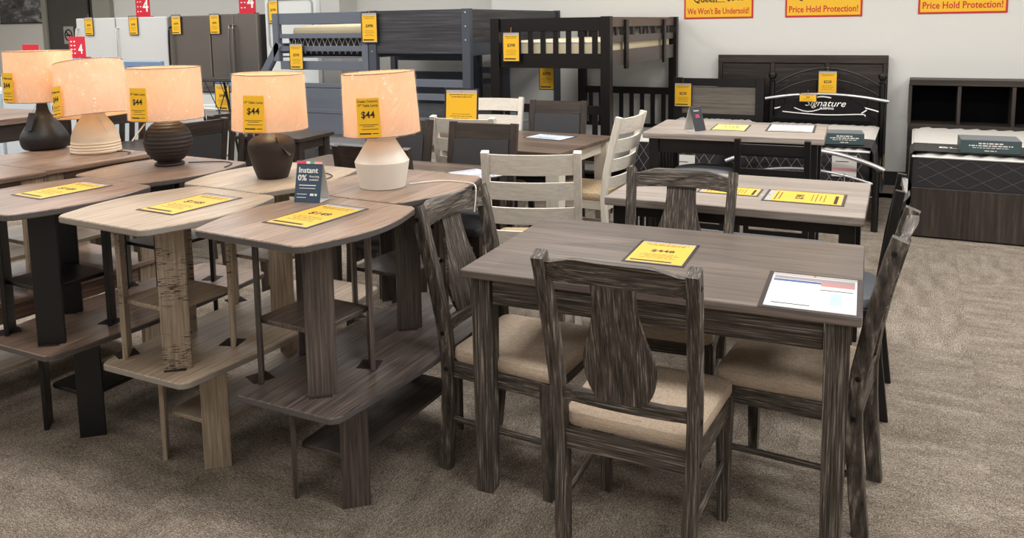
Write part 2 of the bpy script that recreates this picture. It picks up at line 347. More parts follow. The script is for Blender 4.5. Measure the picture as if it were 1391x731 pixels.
# ------------------------------------------------------------------ grey chair with vase splat
def make_grey_chair(label):
    t = thing('dining_chair', label, 'chair', group='weathered grey chairs around the grey dining table')
    xb, xt = .174, .207
    def px(z): return xb+(xt-xb)*z/.925
    path = [(-.215, 0), (-.2, .15), (-.189, .3), (-.187, .4), (-.198, .52), (-.232, .7), (-.276, .88), (-.288, .918), (-.291, .926)]
    def yb(z):
        for (y0, z0), (y1, z1) in zip(path, path[1:]):
            if z <= z1: return y0+(y1-y0)*(z-z0)/(z1-z0)
        return path[-1][0]
    for s in (-1, 1):
        bm = B(); strip(bm, path, .035, .046, s*xb, s*xt); p = obj('post', bm, GW('z'), t)
        for z in (.885, .5, .375):
            bm = B(); lathe(bm, [(.008, 0), (.008, .002), (.005, .0025), (.0045, .001)], 10, T(s*(px(z)+.0175), yb(z), z) @ RY(90*s)); obj('bolt_head', bm, BLKM, p)
        bm = B(); loft(bm, [[(s*.193+i*k-s*.004, .19+j*k, z) for i, j in ((-1,-1),(1,-1),(1,1),(-1,1))] for k, z in ((.015, 0), (.021, .3), (.021, .398))]); obj('leg', bm, GW('z'), t)
        bm = B(); tube(bm, [(s*.18, -.19, .19), (s*.188, .18, .19)], .0105, 8); obj('stretcher', bm, GW('y'), t, True)
        bm = B(); loft(bm, [[(s*(.168+.014*u), -.168+.338*u, .345), (s*(.192+.014*u), -.168+.338*u, .345), (s*(.192+.014*u), -.168+.338*u, .4), (s*(.168+.014*u), -.168+.338*u, .4)] for u in (0, 1)]); obj('side_rail', bm, GW('y'), t)
    pbox('back_rail', GW('x'), t, -.172, .172, -.2, -.176, .343, .4)
    pbox('front_rail', GW('x'), t, -.168, .168, .178, .202, .345, .4)
    ol = [(x*(1+.12*(y+.178)/.4), y) for x, y in rrect(-.188, .188, -.178, .225, .03, 4)]
    bm = B(); cushion(bm, ol, .4, .448, .008); obj('seat', bm, BEIGE, t, True)
    # crest rail, lower rail, splat follow the lean of the posts
    def F(d): return lambda x, z: (x, yb(z)+d-.017*max(0, (1-(x/.2)**2)), z)
    def top(x):
        a = abs(x)
        return .928 if a < .11 else .928-.02*min(1, (a-.11)/.07)
    xs = [x*.0195 for x in range(-10, 11)]
    bm = B(); prism(bm, [(x, .852+.008*(1-(x/.2)**2)) for x in xs]+[(x, top(x)) for x in xs[::-1]], F(-.012), F(.012)); obj('crest_rail', bm, GW('x'), t)
    xs = [x*.0178 for x in range(-10, 11)]
    bm = B(); prism(bm, [(x, .494) for x in xs]+[(x, .53) for x in xs[::-1]], F(-.011), F(.011)); obj('lower_rail', bm, GW('x'), t)
    half = [(.06, .862), (.0595, .82), (.064, .775), (.078, .72), (.094, .67), (.1, .635), (.098, .6), (.088, .56), (.07, .53), (.052, .52)]
    hp = catmull([(x, 0, z) for x, z in half], 3); pts = [(v.x, v.z) for v in hp]+[(-v.x, v.z) for v in hp[::-1]]
    bm = B(); prism(bm, pts, F(-.0135), F(-.0012)); obj('splat', bm, GW('z'), t)
    return t
G = make_grey_chair('weathered grey dining chair with its back to the camera, in front of the grey table')
G.location = (-.667, 2.19, 0); G.rotation_euler = (0, 0, R(0))
copy_tree(G, (-1.187, 2.44, 0), R(-92), 'weathered grey dining chair at the end of the grey table beside the stacked coffee tables')
copy_tree(G, (-.292, 2.655, 0), R(86), 'weathered grey dining chair at the end of the grey table beside the open carpet')
copy_tree(G, (-.82, 2.945, 0), R(184), 'weathered grey dining chair across the grey table, facing the camera')

# ------------------------------------------------------------------ stacked occasional tables
def edge_tone(parent, outline, z0, z1, mat):  # thin added strip that carries the tone of the tabletop edge
    cx = sum(p[0] for p in outline)/len(outline); cy = sum(p[1] for p in outline)/len(outline)
    def off(d): return [(cx+(x-cx)*(1+d/math.hypot(x-cx, y-cy)), cy+(y-cy)*(1+d/math.hypot(x-cx, y-cy))) for x, y in outline]
    a, b = off(.0009), off(-.002)
    bm = B(); loft(bm, [[(x, y, z0) for x, y in b], [(x, y, z0) for x, y in a], [(x, y, z1) for x, y in a], [(x, y, z1) for x, y in b], [(x, y, z0) for x, y in b]], True, False, False)
    return obj('edge_tone', bm, mat, parent)
EDGE_SHADE = plain('edge_shade_slate', (84, 80, 80), .45); EDGE_L = plain('edge_band_stone', (150, 142, 134), .45)  # slate tone puts the shade on the tabletop edges into colour
def panel_leg(name, mat, parent, x, y, ang, z0, z1, wd=.09, th=.016):
    bm = B(); box(bm, -wd/2, wd/2, -th/2, th/2, z0, z1, .0015, T(x, y, 0) @ RZ(ang)); return obj(name, bm, mat, parent)
def end_table(label, loc, rz, top, leg, shelf, pad=True, H=.515):
    t = thing('end_table', label, 'end table', loc, R(rz), 'end tables stacked on the coffee tables')
    bm = B(); ol = bowed(.555, .455, .56); slab(bm, ol, H-.022, H, .003); tp = obj('tabletop', bm, top, t, False); edge_tone(tp, ol, H-.0185, H-.0035, EDGE_L if 'pale' in label else EDGE_SHADE)
    for x, y, a in ((.129, -.112, 45), (-.125, -.118, -45), (.125, .125, -45), (-.129, .118, 45)):
        panel_leg('leg', leg, t, x, y, a, 0.0, H-.0222)
    bm = B(); slab(bm, rrect(-.125, .125, -.125, .125, .02, 3), .19, .205, .002); obj('shelf', bm, shelf, t)
    if pad:
        for x, y, a in ((.129, -.112, 40), (-.125, -.118, 70), (.125, .125, 20), (-.129, .118, 40)):
            bm = B(); box(bm, -.035, .035, -.035, .035, .0002, .0012, 0, T(x-.012, y+.004, 0) @ RZ(a)); obj('felt_pad', bm, FELT, t)
    return t
def coffee_table(label, loc, rz, top, leg, shelf, L=1.06, We=.4, Wm=.47, H=.415):
    t = thing('coffee_table', label, 'coffee table', loc, R(rz), 'coffee tables on the carpet')
    bm = B(); ol = bowed(L, We, Wm, .04); slab(bm, ol, H-.022, H, .003); tp = obj('tabletop', bm, top, t); edge_tone(tp, ol, H-.0185, H-.0035, EDGE_L if 'pale' in label else EDGE_SHADE)
    for x, y, a in ((.09, -.31, 42), (-.145, -.33, -45), (.12, .29, -45), (-.12, .31, 42)):
        panel_leg('leg', leg, t, x, y, a, 0, H-.0222)
    bm = B(); slab(bm, rrect(-.13, .1, -.32, .3, .02, 3), .155, .17, .002); obj('shelf', bm, shelf, t)
    return t
BLKL = plain('black_laminate', (16, 16, 18), .45)
HC = .415
def saw_marked():
    mt = LO('z').copy(); mt.name = 'pale_oak_saw_marked'; nt = mt.node_tree; L = nt.links.new; b = nt.nodes['Principled BSDF']
    src = b.inputs['Base Color'].links[0].from_socket; tc = nt.nodes.new('ShaderNodeTexCoord'); fs = []
    for sc, lo, hi in (((38, 38, 300), .56, .6), ((5, 5, 9), .48, .56)):
        mp = nt.nodes.new('ShaderNodeMapping'); mp.inputs['Scale'].default_value = sc; L(tc.outputs['Object'], mp.inputs['Vector'])
        n = nt.nodes.new('ShaderNodeTexNoise'); n.inputs['Scale'].default_value = 1; L(mp.outputs[0], n.inputs['Vector'])
        r = nt.nodes.new('ShaderNodeMapRange'); r.inputs['From Min'].default_value = lo; r.inputs['From Max'].default_value = hi; L(n.outputs['Fac'], r.inputs['Value']); fs.append(r)
    m_ = nt.nodes.new('ShaderNodeMath'); m_.operation = 'MULTIPLY'; L(fs[0].outputs[0], m_.inputs[0]); L(fs[1].outputs[0], m_.inputs[1])
    mx = nt.nodes.new('ShaderNodeMix'); mx.data_type = 'RGBA'; L(m_.outputs[0], mx.inputs[0]); L(src, mx.inputs[6]); mx.inputs[7].default_value = lin((58, 44, 34))
    L(mx.outputs[2], b.inputs['Base Color']); return mt
SAW = saw_marked()
coffee_table('charcoal oak boat-shaped coffee table under the stack nearest the dining table', (-1.64, 2.26, 0), 0, BR('y'), BR('z'), BR('y'))
end_table('grey-brown end table holding a price sheet, stacked nearest the weathered dining chair', (-1.703, 1.965, HC), -3, TOPA('y'), BR('z'), BR('y'))
end_table('grey-brown end table carrying the white ceramic lamp', (-1.765, 2.535, HC), -3, TOPA('y'), BR('z'), BR('y'))
coffee_table('pale oak coffee table with bowed sides under the middle stack', (-2.225, 2.24, 0), 0, LO('y'), LO('z'), LO('y'))
end_table('pale oak end table with saw-marked legs and a price sheet on top', (-2.267, 1.915, HC), -3, LO('y'), SAW, LO('y'))
end_table('pale oak end table carrying the dark vase lamp', (-2.332, 2.485, HC), -3, LO('y'), LO('z'), LO('y'))
coffee_table('brown-topped coffee table with black panel legs under the black-legged stack', (-2.83, 2.2, 0), 0, BT('y'), BLKL, BLKL)
end_table('brown-topped end table with black panel legs and a price sheet', (-2.856, 1.875, HC), -3, BT('y'), BLKL, BLKL)
end_table('brown-topped end table carrying the round dark ribbed lamp', (-2.915, 2.435, HC), -3, BT('y'), BLKL, BLKL)
# straight-sided set behind them
def square_table(label, loc, L, W, H, group, name='end_table', cat='end table'):
    t = thing(name, label, cat, loc, R(-3), group)
    bm = B(); slab(bm, rrect(-W/2, W/2, -L/2, L/2, .01, 2), H-.022, H, .003); obj('tabletop', bm, BT('y'), t)
    for s in (-1, 1):
        for q in (-1, 1):
            pbox('leg', LO('z'), t, s*(W/2-.04)-.012, s*(W/2-.04)+.012, q*(L/2-.05)-.045, q*(L/2-.05)+.045, 0, H-.0222)
        pbox('apron', BT('y'), t, s*(W/2-.045)-.008, s*(W/2-.045)+.008, -L/2+.096, L/2-.096, H-.1, H-.0222)
    pbox('shelf', LO('y'), t, -W/2+.053, W/2-.053, -L/2+.02, L/2-.02, H*.3, H*.3+.018)
    return t
square_table('light brown straight-sided coffee table beneath the two left lamps', (-3.53, 2.13, 0), 1.06, .55, .44, 'coffee tables on the carpet', 'coffee_table', 'coffee table')
square_table('brown rectangular end table in front of the black bottle lamp', (-3.5, 1.865, .44), .53, .52, .51, 'end tables stacked on the coffee tables')
square_table('brown rectangular end table carrying the cream and black bottle lamps', (-3.545, 2.40, .44), .53, .62, .51, 'end tables stacked on the coffee tables')

# ------------------------------------------------------------------ price sheets and tags
def sheet(label, loc, w_, h_, rz=0, price=None, paper=YEL, vert=False, name='price_sheet', cat='price sheet', rot=None, lines=True, header=False, group=None, tex=True):
    t = thing(name, label, cat, loc, R(rz), group, rot)
    bm = B(); box(bm, -w_/2, w_/2, -h_/2, h_/2, 0, .0016, .0005); obj('sleeve', bm, SLV, t)
    b_ = min(w_, h_)*.05
    bm = B(); box(bm, -w_/2+b_, w_/2-b_, -h_/2+b_, h_/2-b_, .0016, .0021, 0); obj('clear_window', bm, CLR, t)
    x1, y0, y1 = w_/2-b_*1.05, -h_/2+b_*1.3, h_/2-h_*.11
    bm = B(); box(bm, -x1, x1, y0, y1, .0021, .0026, 0); obj('paper', bm, paper, t)
    H_ = y1-y0; W_ = 2*x1
    if lines:
        bm = B(); rows = [(.95, .8, .018), (.89, .66, .018), (.42, .6, .012), (.36, .72, .012), (.3, .5, .012), (.24, .66, .012)]
        for f, k, th in rows:
            y = y0+H_*f; x = -W_*k/2; rr = random.Random(int(f*100))
            while x < W_*k/2:
                l = W_*rr.uniform(.04, .12); box(bm, x, min(x+l, W_*k/2), y-H_*th/2, y+H_*th/2, .0026, .0029, 0); x += l+W_*.02
        box(bm, -W_*.44, W_*.3, y0+H_*.05, y0+H_*.1, .0026, .0029, 0)
        obj('print_lines', bm, INK, t)['kind'] = 'stuff'
    if price: text('lettering', price, H_*.17 if h_ > w_*.7 else H_*.3, INK, t, T(0, y0+H_*.6, .0027), bold=True)
    bm = B(); lathe(bm, [(.004, 0), (.004, .001), (.002, .001), (.002, 0)], 10, T(0, h_/2-b_*1.6, .0021)); obj('grommet', bm, GOLD, t)
    return t
sheet('yellow price sheet on the grey-brown end table beside the blue tent card', (-1.70, 1.995, HC+.5152), .185, .295, -3, '$149')
sheet('yellow price sheet on the pale oak end table', (-2.225, 1.96, HC+.5152), .185, .295, -3, '$149')
sheet('yellow price sheet on the black-legged brown end table', (-2.875, 1.94, HC+.5152), .185, .29, -3, '$149')
sheet('yellow price sheet lying near the middle of the dark grey dining table', (-.737, 2.59, .7602), .205, .275, 3, '$448')
# financing leaflet on the grey table
lf = sheet('white printed leaflet with blue banner at the corner of the grey dining table', (-.237, 2.372, .7602), .262, .34, 3, None, WHT, lines=False, name='leaflet', cat='leaflet')
pbox('blue_banner', plain('banner_blue', (62, 86, 138), .5), lf, -.112, .02, .075, .095, .0026, .0029, bev=0)
pbox('pink_banner', plain('banner_rose', (176, 120, 120), .5), lf, .02, .112, .06, .1, .0026, .0029, bev=0)
pbox('photo_strip', plain('strip_grey', (140, 132, 138), .5), lf, -.112, .112, .1, .128, .0026, .0029, bev=0)
pbox('table_chart', plain('chart_blue', (170, 196, 216), .5), lf, .05, .08, -.1, .0, .0026, .0029, bev=0)
pbox('chart_rule', INK, lf, .02, .108, .022, .028, .0026, .0029, bev=0)
pbox('chart_grid', plain('chart_pale', (214, 222, 226), .5), lf, .02, .049, -.1, .0, .0026, .0028, bev=0)
pbox('footer_text', INK, lf, -.1, 0, -.128, -.122, .0026, .0029, bev=0)

# ------------------------------------------------------------------ lamps
def lamp(label, loc, prof, mat, shade_z, shade_h, r0, r1, tilt=(0, 0), tag_ang=-60, hang=None, cord=None, ribs=None, power=18, title=None):
    t = thing('table_lamp', label, 'table lamp', loc, 0, 'lit table lamps on the end tables')
    bm = B(); pr = catmull([(r, 0, z) for r, z in prof], 5); lathe(bm, [(max(v.x, .001), v.z) for v in pr], 48); obj('base', bm, mat, t, True)
    bm = B(); lathe(bm, [(.011, prof[-1][1]-.005), (.011, shade_z+.09)], 16); obj('neck', bm, GOLD, t, True)
    bm = B(); lathe(bm, [(.004, shade_z+.085), (.02, shade_z+.1), (.029, shade_z+.13), (.022, shade_z+.155), (.004, shade_z+.165)], 16); obj('bulb', bm, BULB, t, True)
    M = T(0, 0, shade_z+shade_h/2) @ RX(tilt[0]) @ RY(tilt[1]) @ T(0, 0, -shade_h/2)
    th = .0015
    bm = B(); lathe(bm, [(r0, 0), (r1, shade_h), (r1-th, shade_h), (r0-th, 0), (r0, 0)], 56, M, False, False); sh = obj('lamp_shade', bm, SHADE, t, True)
    rim = plain('shade_trim', (150, 112, 84), .7)
    for z, r in ((0, r0), (shade_h, r1)):
        bm = B(); tube(bm, [M @ Vector((r*math.cos(a*math.pi/24), r*math.sin(a*math.pi/24), z)) for a in range(49)], .0016, 6, False); obj('shade_rim', bm, rim, sh, True)
    rnd = random.Random(label); k = 60
    bm = B(); rings = []
    for i, z in enumerate((-.004, .0, .03, .09, .15, .21, shade_h-.01, shade_h+.003)):
        rr = r0+(r1-r0)*max(0, min(1, z/shade_h))+.004
        rings.append([M @ Vector(((rr+rnd.uniform(0, .002))*math.cos(2*math.pi*a/k), (rr+rnd.uniform(0, .002))*math.sin(2*math.pi*a/k), z)) for a in range(k)])
    loft(bm, rings, True, False, False); obj('plastic_wrap', bm, WRAP, sh, True)
    # curved price tag on the shade
    a0 = R(tag_ang); rr = r0+.0105; wa = .088/rr/2; zb, zt = .006, .145
    def arc(z, d, w0, w1, n=8): return [M @ Vector(((rr+(r1-r0)*z/shade_h+d)*math.cos(a0+w0+(w1-w0)*i/n), (rr+(r1-r0)*z/shade_h+d)*math.sin(a0+w0+(w1-w0)*i/n), z)) for i in range(n+1)]
    bm = B(); loft(bm, [arc(zb, .0, -wa, wa), arc(zt, .0, -wa, wa), arc(zt, .0008, -wa, wa), arc(zb, .0008, -wa, wa), arc(zb, .0, -wa, wa)], False, False, False); tg = obj('price_tag', bm, YELT, sh)
    bm = B()
    for z, k0, k1, hh in ((.05, -.8, .8, .0022), (.044, -.5, .5, .002), (.034, -.6, .8, .0022), (.018, -.8, .2, .005), (.018, .3, .8, .003)):
        loft(bm, [arc(z-hh/2, .0009, wa*k0, wa*k1, 6), arc(z+hh/2, .0009, wa*k0, wa*k1, 6)], False, False, False)
    obj('print_lines', bm, INK, tg)['kind'] = 'stuff'
    def bend(o, z0):
        o.matrix_local = Matrix.Identity(4)
        for v in o.data.vertices:
            zz = z0+v.co.y; r_ = rr+(r1-r0)*zz/shade_h+.0011+v.co.z; an = a0+v.co.x/rr
            v.co = M @ Vector((r_*math.cos(an), r_*math.sin(an), zz))
    ca = a0; Mt = M @ T((rr+.0022+(r1-r0)*.085/shade_h)*math.cos(ca), (rr+.0022+(r1-r0)*.085/shade_h)*math.sin(ca), .085) @ RZ(math.degrees(ca)+90) @ RX(90)
    bend(text('lettering', '$44', .034, INK, tg, Mt, bold=True), .085)
    for ln, z, sz in ((title, .134, .0125), ('17" Table Lamp', .119, .0125)):
        if ln: bend(text('lettering', ln, sz, INK, tg, Mt), z)
    if hang:
        bm = B(); box(bm, -.02, .02, -.001, .001, -.09, 0, .0005, T(*hang[0]) @ RZ(hang[1]) @ RX(hang[2])); obj('hang_tag', bm, hang[3], t)
        bm = B(); tube(bm, catmull([(.012, 0, shade_z-.005), (hang[0][0]*.6, hang[0][1]*.6, hang[0][2]+.03), hang[0]], 4), .0007, 5); obj('tag_string', bm, CORDB, t)
    if cord:
        bm = B(); tube(bm, catmull(cord[0], 8), .0024, 8); obj('cord', bm, cord[1], t, True)
    l = bpy.data.lights.new('bulb_light', 'POINT'); l.energy = power; l.color = (1, .76, .42); l.shadow_soft_size = .03
    lo = bpy.data.objects.new('bulb_light', l); COL.objects.link(lo); lo.parent = t; lo.location = (0, 0, shade_z+.125)
    return t
CERW = plain('white_glaze', (226, 218, 208), .4, bump=.1, bscale=60); CERC = plain('cream_glaze', (224, 204, 178), .5); CERB = plain('black_glaze', (24, 23, 26), .5); CERD = plain('charcoal_glaze', (42, 33, 30), .55, bump=.2, bscale=120)
ZT = HC+.5152; ZD = .9502
lamp('white ceramic table lamp with faceted jug base, nearest the dining table', (-1.785, 2.475, ZT),
     [(.06, 0), (.083, .001), (.087, .012), (.101, .09), (.1005, .1), (.098, .105), (.06, .168), (.054, .176), (.054, .184), (.06, .19), (.061, .203), (.056, .208), (.02, .212)], CERW, .203, .228, .142, .134, (1, -2), -72, None,
     ([(.08, .06, .004), (.16, .16, .0035), (.26, .17, .0035), (.318, .14, .004), (.335, .12, -.02), (.338, .10, -.09)], CORDW), title='Cream Ceramic')
lamp('dark brown vase lamp on the pale oak table behind the blue tent card', (-2.31, 2.455, ZT),
     [(.05, 0), (.058, .001), (.062, .006), (.078, .055), (.091, .11), (.0925, .13), (.088, .148), (.07, .164), (.045, .174), (.036, .178), (.03, .184)], CERD, .2, .22, .148, .138, (0, 1), -70, ((.055, -.03, .17), 120, -35, plain('tag_brown', (70, 60, 54), .6)),
     ([(.05, .08, .004), (.14, .14, .0035), (.22, .1, .0035), (.24, .03, .0035)], CORDB))
sp = [(.05, 0), (.062, .001), (.063, .01), (.056, .014)]
for i in range(1, 26):
    a = math.pi*(.13+.74*i/26); sp.append((.102*math.sin(a)+(.0011 if i % 2 else -.0009), .106-.1*math.cos(a)))
sp += [(.036, .196), (.026, .203)]
lamp('round dark ribbed lamp on the black-legged brown table', (-2.965, 2.51, ZT), sp, CERD, .21, .225, .157, .152, (0, 0), -82, ((-.05, -.075, .19), -35, -38, plain('tag_pale', (214, 206, 196), .5)),
     ([(.05, .06, .004), (.16, .13, .0035), (.24, .13, .0035), (.29, .06, .0035), (.3, .03, .0035)], CORDB))
lamp('cream ribbed beehive lamp with a tilted shade', (-3.52, 2.56, ZD),
     [(.09, 0), (.108, .001), (.112, .006), (.112, .012), (.109, .016), (.112, .02), (.109, .028), (.111, .034), (.108, .042), (.11, .048), (.107, .056), (.103, .085), (.085, .125), (.062, .16), (.05, .18), (.048, .187), (.05, .192), (.03, .195)], CERC, .175, .255, .165, .15, (-3, -9), -100, ((.05, .0, .18), 100, -30, plain('tag_pale', (214, 206, 196), .5)),
     ([(.1, .03, .004), (.15, .04, .0035), (.2, .03, .0035), (.225, .0, .003), (.235, -.04, -.04), (.24, -.05, -.1)], CORDB))
lamp('black teardrop bottle lamp with a hang tag', (-3.86, 2.53, ZD),
     [(.07, 0), (.088, .001), (.1, .012), (.108, .04), (.105, .07), (.08, .115), (.055, .15), (.036, .175), (.027, .2), (.022, .25)], CERB, .24, .245, .152, .148, (0, 0), -92, ((.015, -.062, .185), 10, -22, plain('tag_dark', (40, 38, 52), .5)), None)

# ------------------------------------------------------------------ tent cards
def tent(label, loc, rz, w_, h_, d_, mat, name='tent_card'):
    t = thing(name, label, 'tent card', loc, R(rz))
    def leaf(y0, y1, mt, nm):
        bm = B(); loft(bm, [[(-w_/2, y0, .0005), (w_/2, y0, .0005), (w_/2, y0+.0012*(1 if y0 < 0 else -1), .0005), (-w_/2, y0+.0012*(1 if y0 < 0 else -1), .0005)], [(-w_/2, y1, h_), (w_/2, y1, h_), (w_/2, y1+.0012*(1 if y0 < 0 else -1), h_), (-w_/2, y1+.0012*(1 if y0 < 0 else -1), h_)]]); return obj(nm, bm, mt, t)
    f = leaf(-d_/2, -.002, mat, 'front_panel'); leaf(d_/2, .002, WHT, 'back_panel')
    pbox('base_panel', WHT, t, -w_/2, w_/2, -d_/2+.002, d_/2-.002, .0005, .0015, bev=0)
    return t, f
def tent_M(x, z, h_, d_, off=.0012):
    ang = math.degrees(math.atan2(h_, d_/2-.002)); return T(x, -d_/2+(d_/2-.002)*z/h_-off, z) @ RX(ang)
t, f = tent('slate blue folded financing card reading Instant, on the grey-brown end table', (-1.868, 2.17, ZT), 12, .098, .14, .075, CARD)
text('lettering', 'Instant', .027, WINK, f, tent_M(-.04, .108, .14, .075), 'LEFT', bold=True)
text('lettering', '0%', .029, WINK, f, tent_M(-.041, .082, .14, .075), 'LEFT', bold=True)
text('small_lettering', 'financing', .0105, WINK, f, tent_M(.003, .088, .14, .075), 'LEFT')
text('small_lettering', 'available', .0105, WINK, f, tent_M(.003, .077, .14, .075), 'LEFT')
bm = B()
for z, x0, x1, hh in ((.058, -.034, .03, .003), (.048, -.032, .028, .002), (.028, -.04, -.002, .002), (.017, -.04, -.004, .002), (.027, .01, .024, .008), (.027, .028, .036, .008)):
    box(bm, x0, x1, -hh/2, hh/2, 0, .0003, 0, tent_M(0, z, .14, .075))
obj('print_lines', bm, WINK, f)['kind'] = 'stuff'
for x0, x1, c in ((-.049, -.012, (226, 72, 92)), (-.012, .002, (238, 220, 210)), (.002, .018, (84, 168, 150)), (.018, .049, (236, 170, 160))):
    bm = B(); box(bm, x0, x1, -.005, .004, -.0004, .0006, 0, tent_M(0, .135, .14, .075)); obj('colour_band', bm, plain('band%d' % c[1], c, .5), f)

# ------------------------------------------------------------------ light grey tables with black bases
def slat_table(label, loc, rz, L, W, H, th=.035, ah=.05):
    t = thing('dining_table', label, 'dining table', loc, rz)
    bm = B(); slab(bm, rrect(-L/2, L/2, -W/2, W/2, .006, 2), H-th, H, .003); obj('tabletop', bm, PT('x'), t)
    x, y, s_ = L/2-.065, W/2-.055, .03
    for s in (-1, 1):
        for q in (-1, 1): pbox('leg', BLK, t, s*x-s_, s*x+s_, q*y-s_, q*y+s_, 0, H-th-.0005)
        pbox('apron', BLK, t, -x+s_, x-s_, s*y-.012, s*y+.012, H-th-ah, H-th-.0005)
        pbox('apron', BLK, t, s*x-.012, s*x+.012, -y+s_, y-s_, H-th-ah, H-th-.0005)
        pbox('stretcher', BLK, t, s*x-.015, s*x+.015, -y+s_, y-s_, .14, .19)
        for k in range(5):
            yy = -y+(k+1)*2*y/6; pbox('slat', BLK, t, s*x-.008, s*x+.008, yy-.018, yy+.018, .19, H-th-ah)
    return t
slat_table('pale driftwood-topped dining table with black base, behind the dark grey table', rectc(-1.221, 3.355, .018, 1.07, .755), .018, 1.07, .755, .76)
slat_table('pale driftwood-topped counter table with black slatted ends, holding a folded card by the beds', rectc(-1.509, 4.845, .063, 1.06, .719), .063, 1.06, .719, .85, ah=.09)
sheet('yellow price sheet lying lengthwise on the pale dining table near its corner', (-.41, 3.675, .7602), .25, .335, 91, '$398', cat='price sheet')
sheet('yellow price sheet on the pale dining table half hidden by the grey chair crest', (-.735, 3.70, .7602), .17, .27, 91, '$398')
sheet('yellow sheet on the pale counter table beside the folded card', (-1.05, 5.27, .8502), .22, .33, 4, '$298', plain('pale_yellow_paper', (238, 226, 130), .5))
sheet('white sheet in a dark sleeve on the pale counter table', (-.69, 5.36, .8502), .29, .38, 4, None, WHT, name='price_sheet')
t, f = tent('small dark folded card standing on the pale counter table', (-1.235, 5.06, .8502), 62, .1, .15, .1, plain('dark_card', (50, 52, 60), .4))
text('lettering', '0%', .03, plain('rose_ink', (230, 90, 120), .5), f, tent_M(0, .09, .15, .1), bold=True)
text('small_lettering', 'Instant', .018, WINK, f, tent_M(0, .125, .15, .1))
# bench at the pale dining table
t = thing('bench', 'dark grey upholstered bench tucked under the pale dining table', 'bench', (-.7, 3.98, 0), R(1))
bm = B(); cushion(bm, rrect(-.4, .36, -.17, .17, .03, 4), .4, .455, .006); obj('seat', bm, GREYU, t, True)
for s in (-.37, .33):
    for q in (-.13, .13): pbox('leg', BLK, t, s-.02, s+.02, q-.02, q+.02, 0, .39)
pbox('seat_frame', BLK, t, -.385, .345, -.155, .155, .34, .4)
# black chair at the end of the pale table
def black_chair(label, loc, rz, H=.9, W=.4):
    t = thing('dining_chair', label, 'chair', loc, R(rz))
    path = [(-.23, 0), (-.2, .25), (-.19, .45), (-.215, .65), (-.255, H)]
    def yl(z): return -.19-(z-.45)*.145
    for s in (-1, 1):
        bm = B(); strip(bm, path, .028, .034, s*(W/2-.014)); obj('post', bm, BLK, t)
        pbox('leg', BLK, t, s*(W/2-.03)-.016, s*(W/2-.03)+.016, .16, .192, 0, .42)
    xs = [x*(W/2-.03)/5 for x in range(-5, 6)]
    def f(d): return lambda x, z: (x, yl(z)+d-.03*(1-(x/(W/2))**2), z)
    bm = B(); prism(bm, [(x, .52) for x in xs]+[(x, H-.075) for x in xs[::-1]], f(-.014), f(.014)); obj('back_pad', bm, PIL, t)
    bm = B(); prism(bm, [(x, H-.045) for x in xs]+[(x, H-.012) for x in xs[::-1]], f(-.008), f(.008)); obj('top_rail', bm, SILV, t)
    bm = B(); cushion(bm, rrect(-W/2+.005, W/2-.005, -.18, .22, .06, 5), .43, .475, .008); obj('seat', bm, GREYU, t, True)
    pbox('seat_frame', BLK, t, -W/2+.01, W/2-.01, -.18, .2, .37, .43)
    return t
black_chair('black chair with grey padded seat at the end of the pale dining table', (-.285, 3.45, 0), 90)
# stools at the counter table
def stool(label, loc, rz, group):
    t = thing('counter_stool', label, 'stool', loc, R(rz), group)
    for s in (-1, 1):
        for q in (-1, 1): pbox('leg', BLK, t, s*.15-.016, s*.15+.016, q*.14-.016, q*.14+.016, 0, .56)
        pbox('rung', BLK, t, -.134, .134, s*.14-.012, s*.14+.012, .2, .235)
    pbox('seat_frame', BLK, t, -.166, .166, -.156, .156, .53, .57)
    bm = B(); cushion(bm, circ(.185, 28), .572, .62, .012); obj('seat', bm, GREYU, t, True); return t
stool('black stool with round grey seat beside the black slatted table end', (-1.16, 5.0, 0), 0, 'stools at the counter table')
def slat_stool(label, loc, rz):
    t = thing('counter_chair', label, 'stool', loc, R(rz), 'stools at the counter table')
    for s in (-1, 1):
        bm = B(); strip(bm, [(-.19, 0), (-.18, .6), (-.2, .86)], .035, .035, s*.19); obj('post', bm, BLK, t)
        pbox('leg', BLK, t, s*.18-.016, s*.18+.016, .15, .182, 0, .56)
    for z in (.80, .66): pbox('back_slat', BLK, t, -.18, .18, -.203, -.185, z-.03, z+.03)
    bm = B(); cushion(bm, rrect(-.2, .2, -.17, .2, .03, 4), .57, .61, .008); obj('seat', bm, GREYU, t, True)
    pbox('footrest', BLK, t, -.165, .165, .155, .175, .2, .24); return t
slat_stool('black backed counter stool tucked under the pale counter table', (-.72, 4.92, 0), 3)

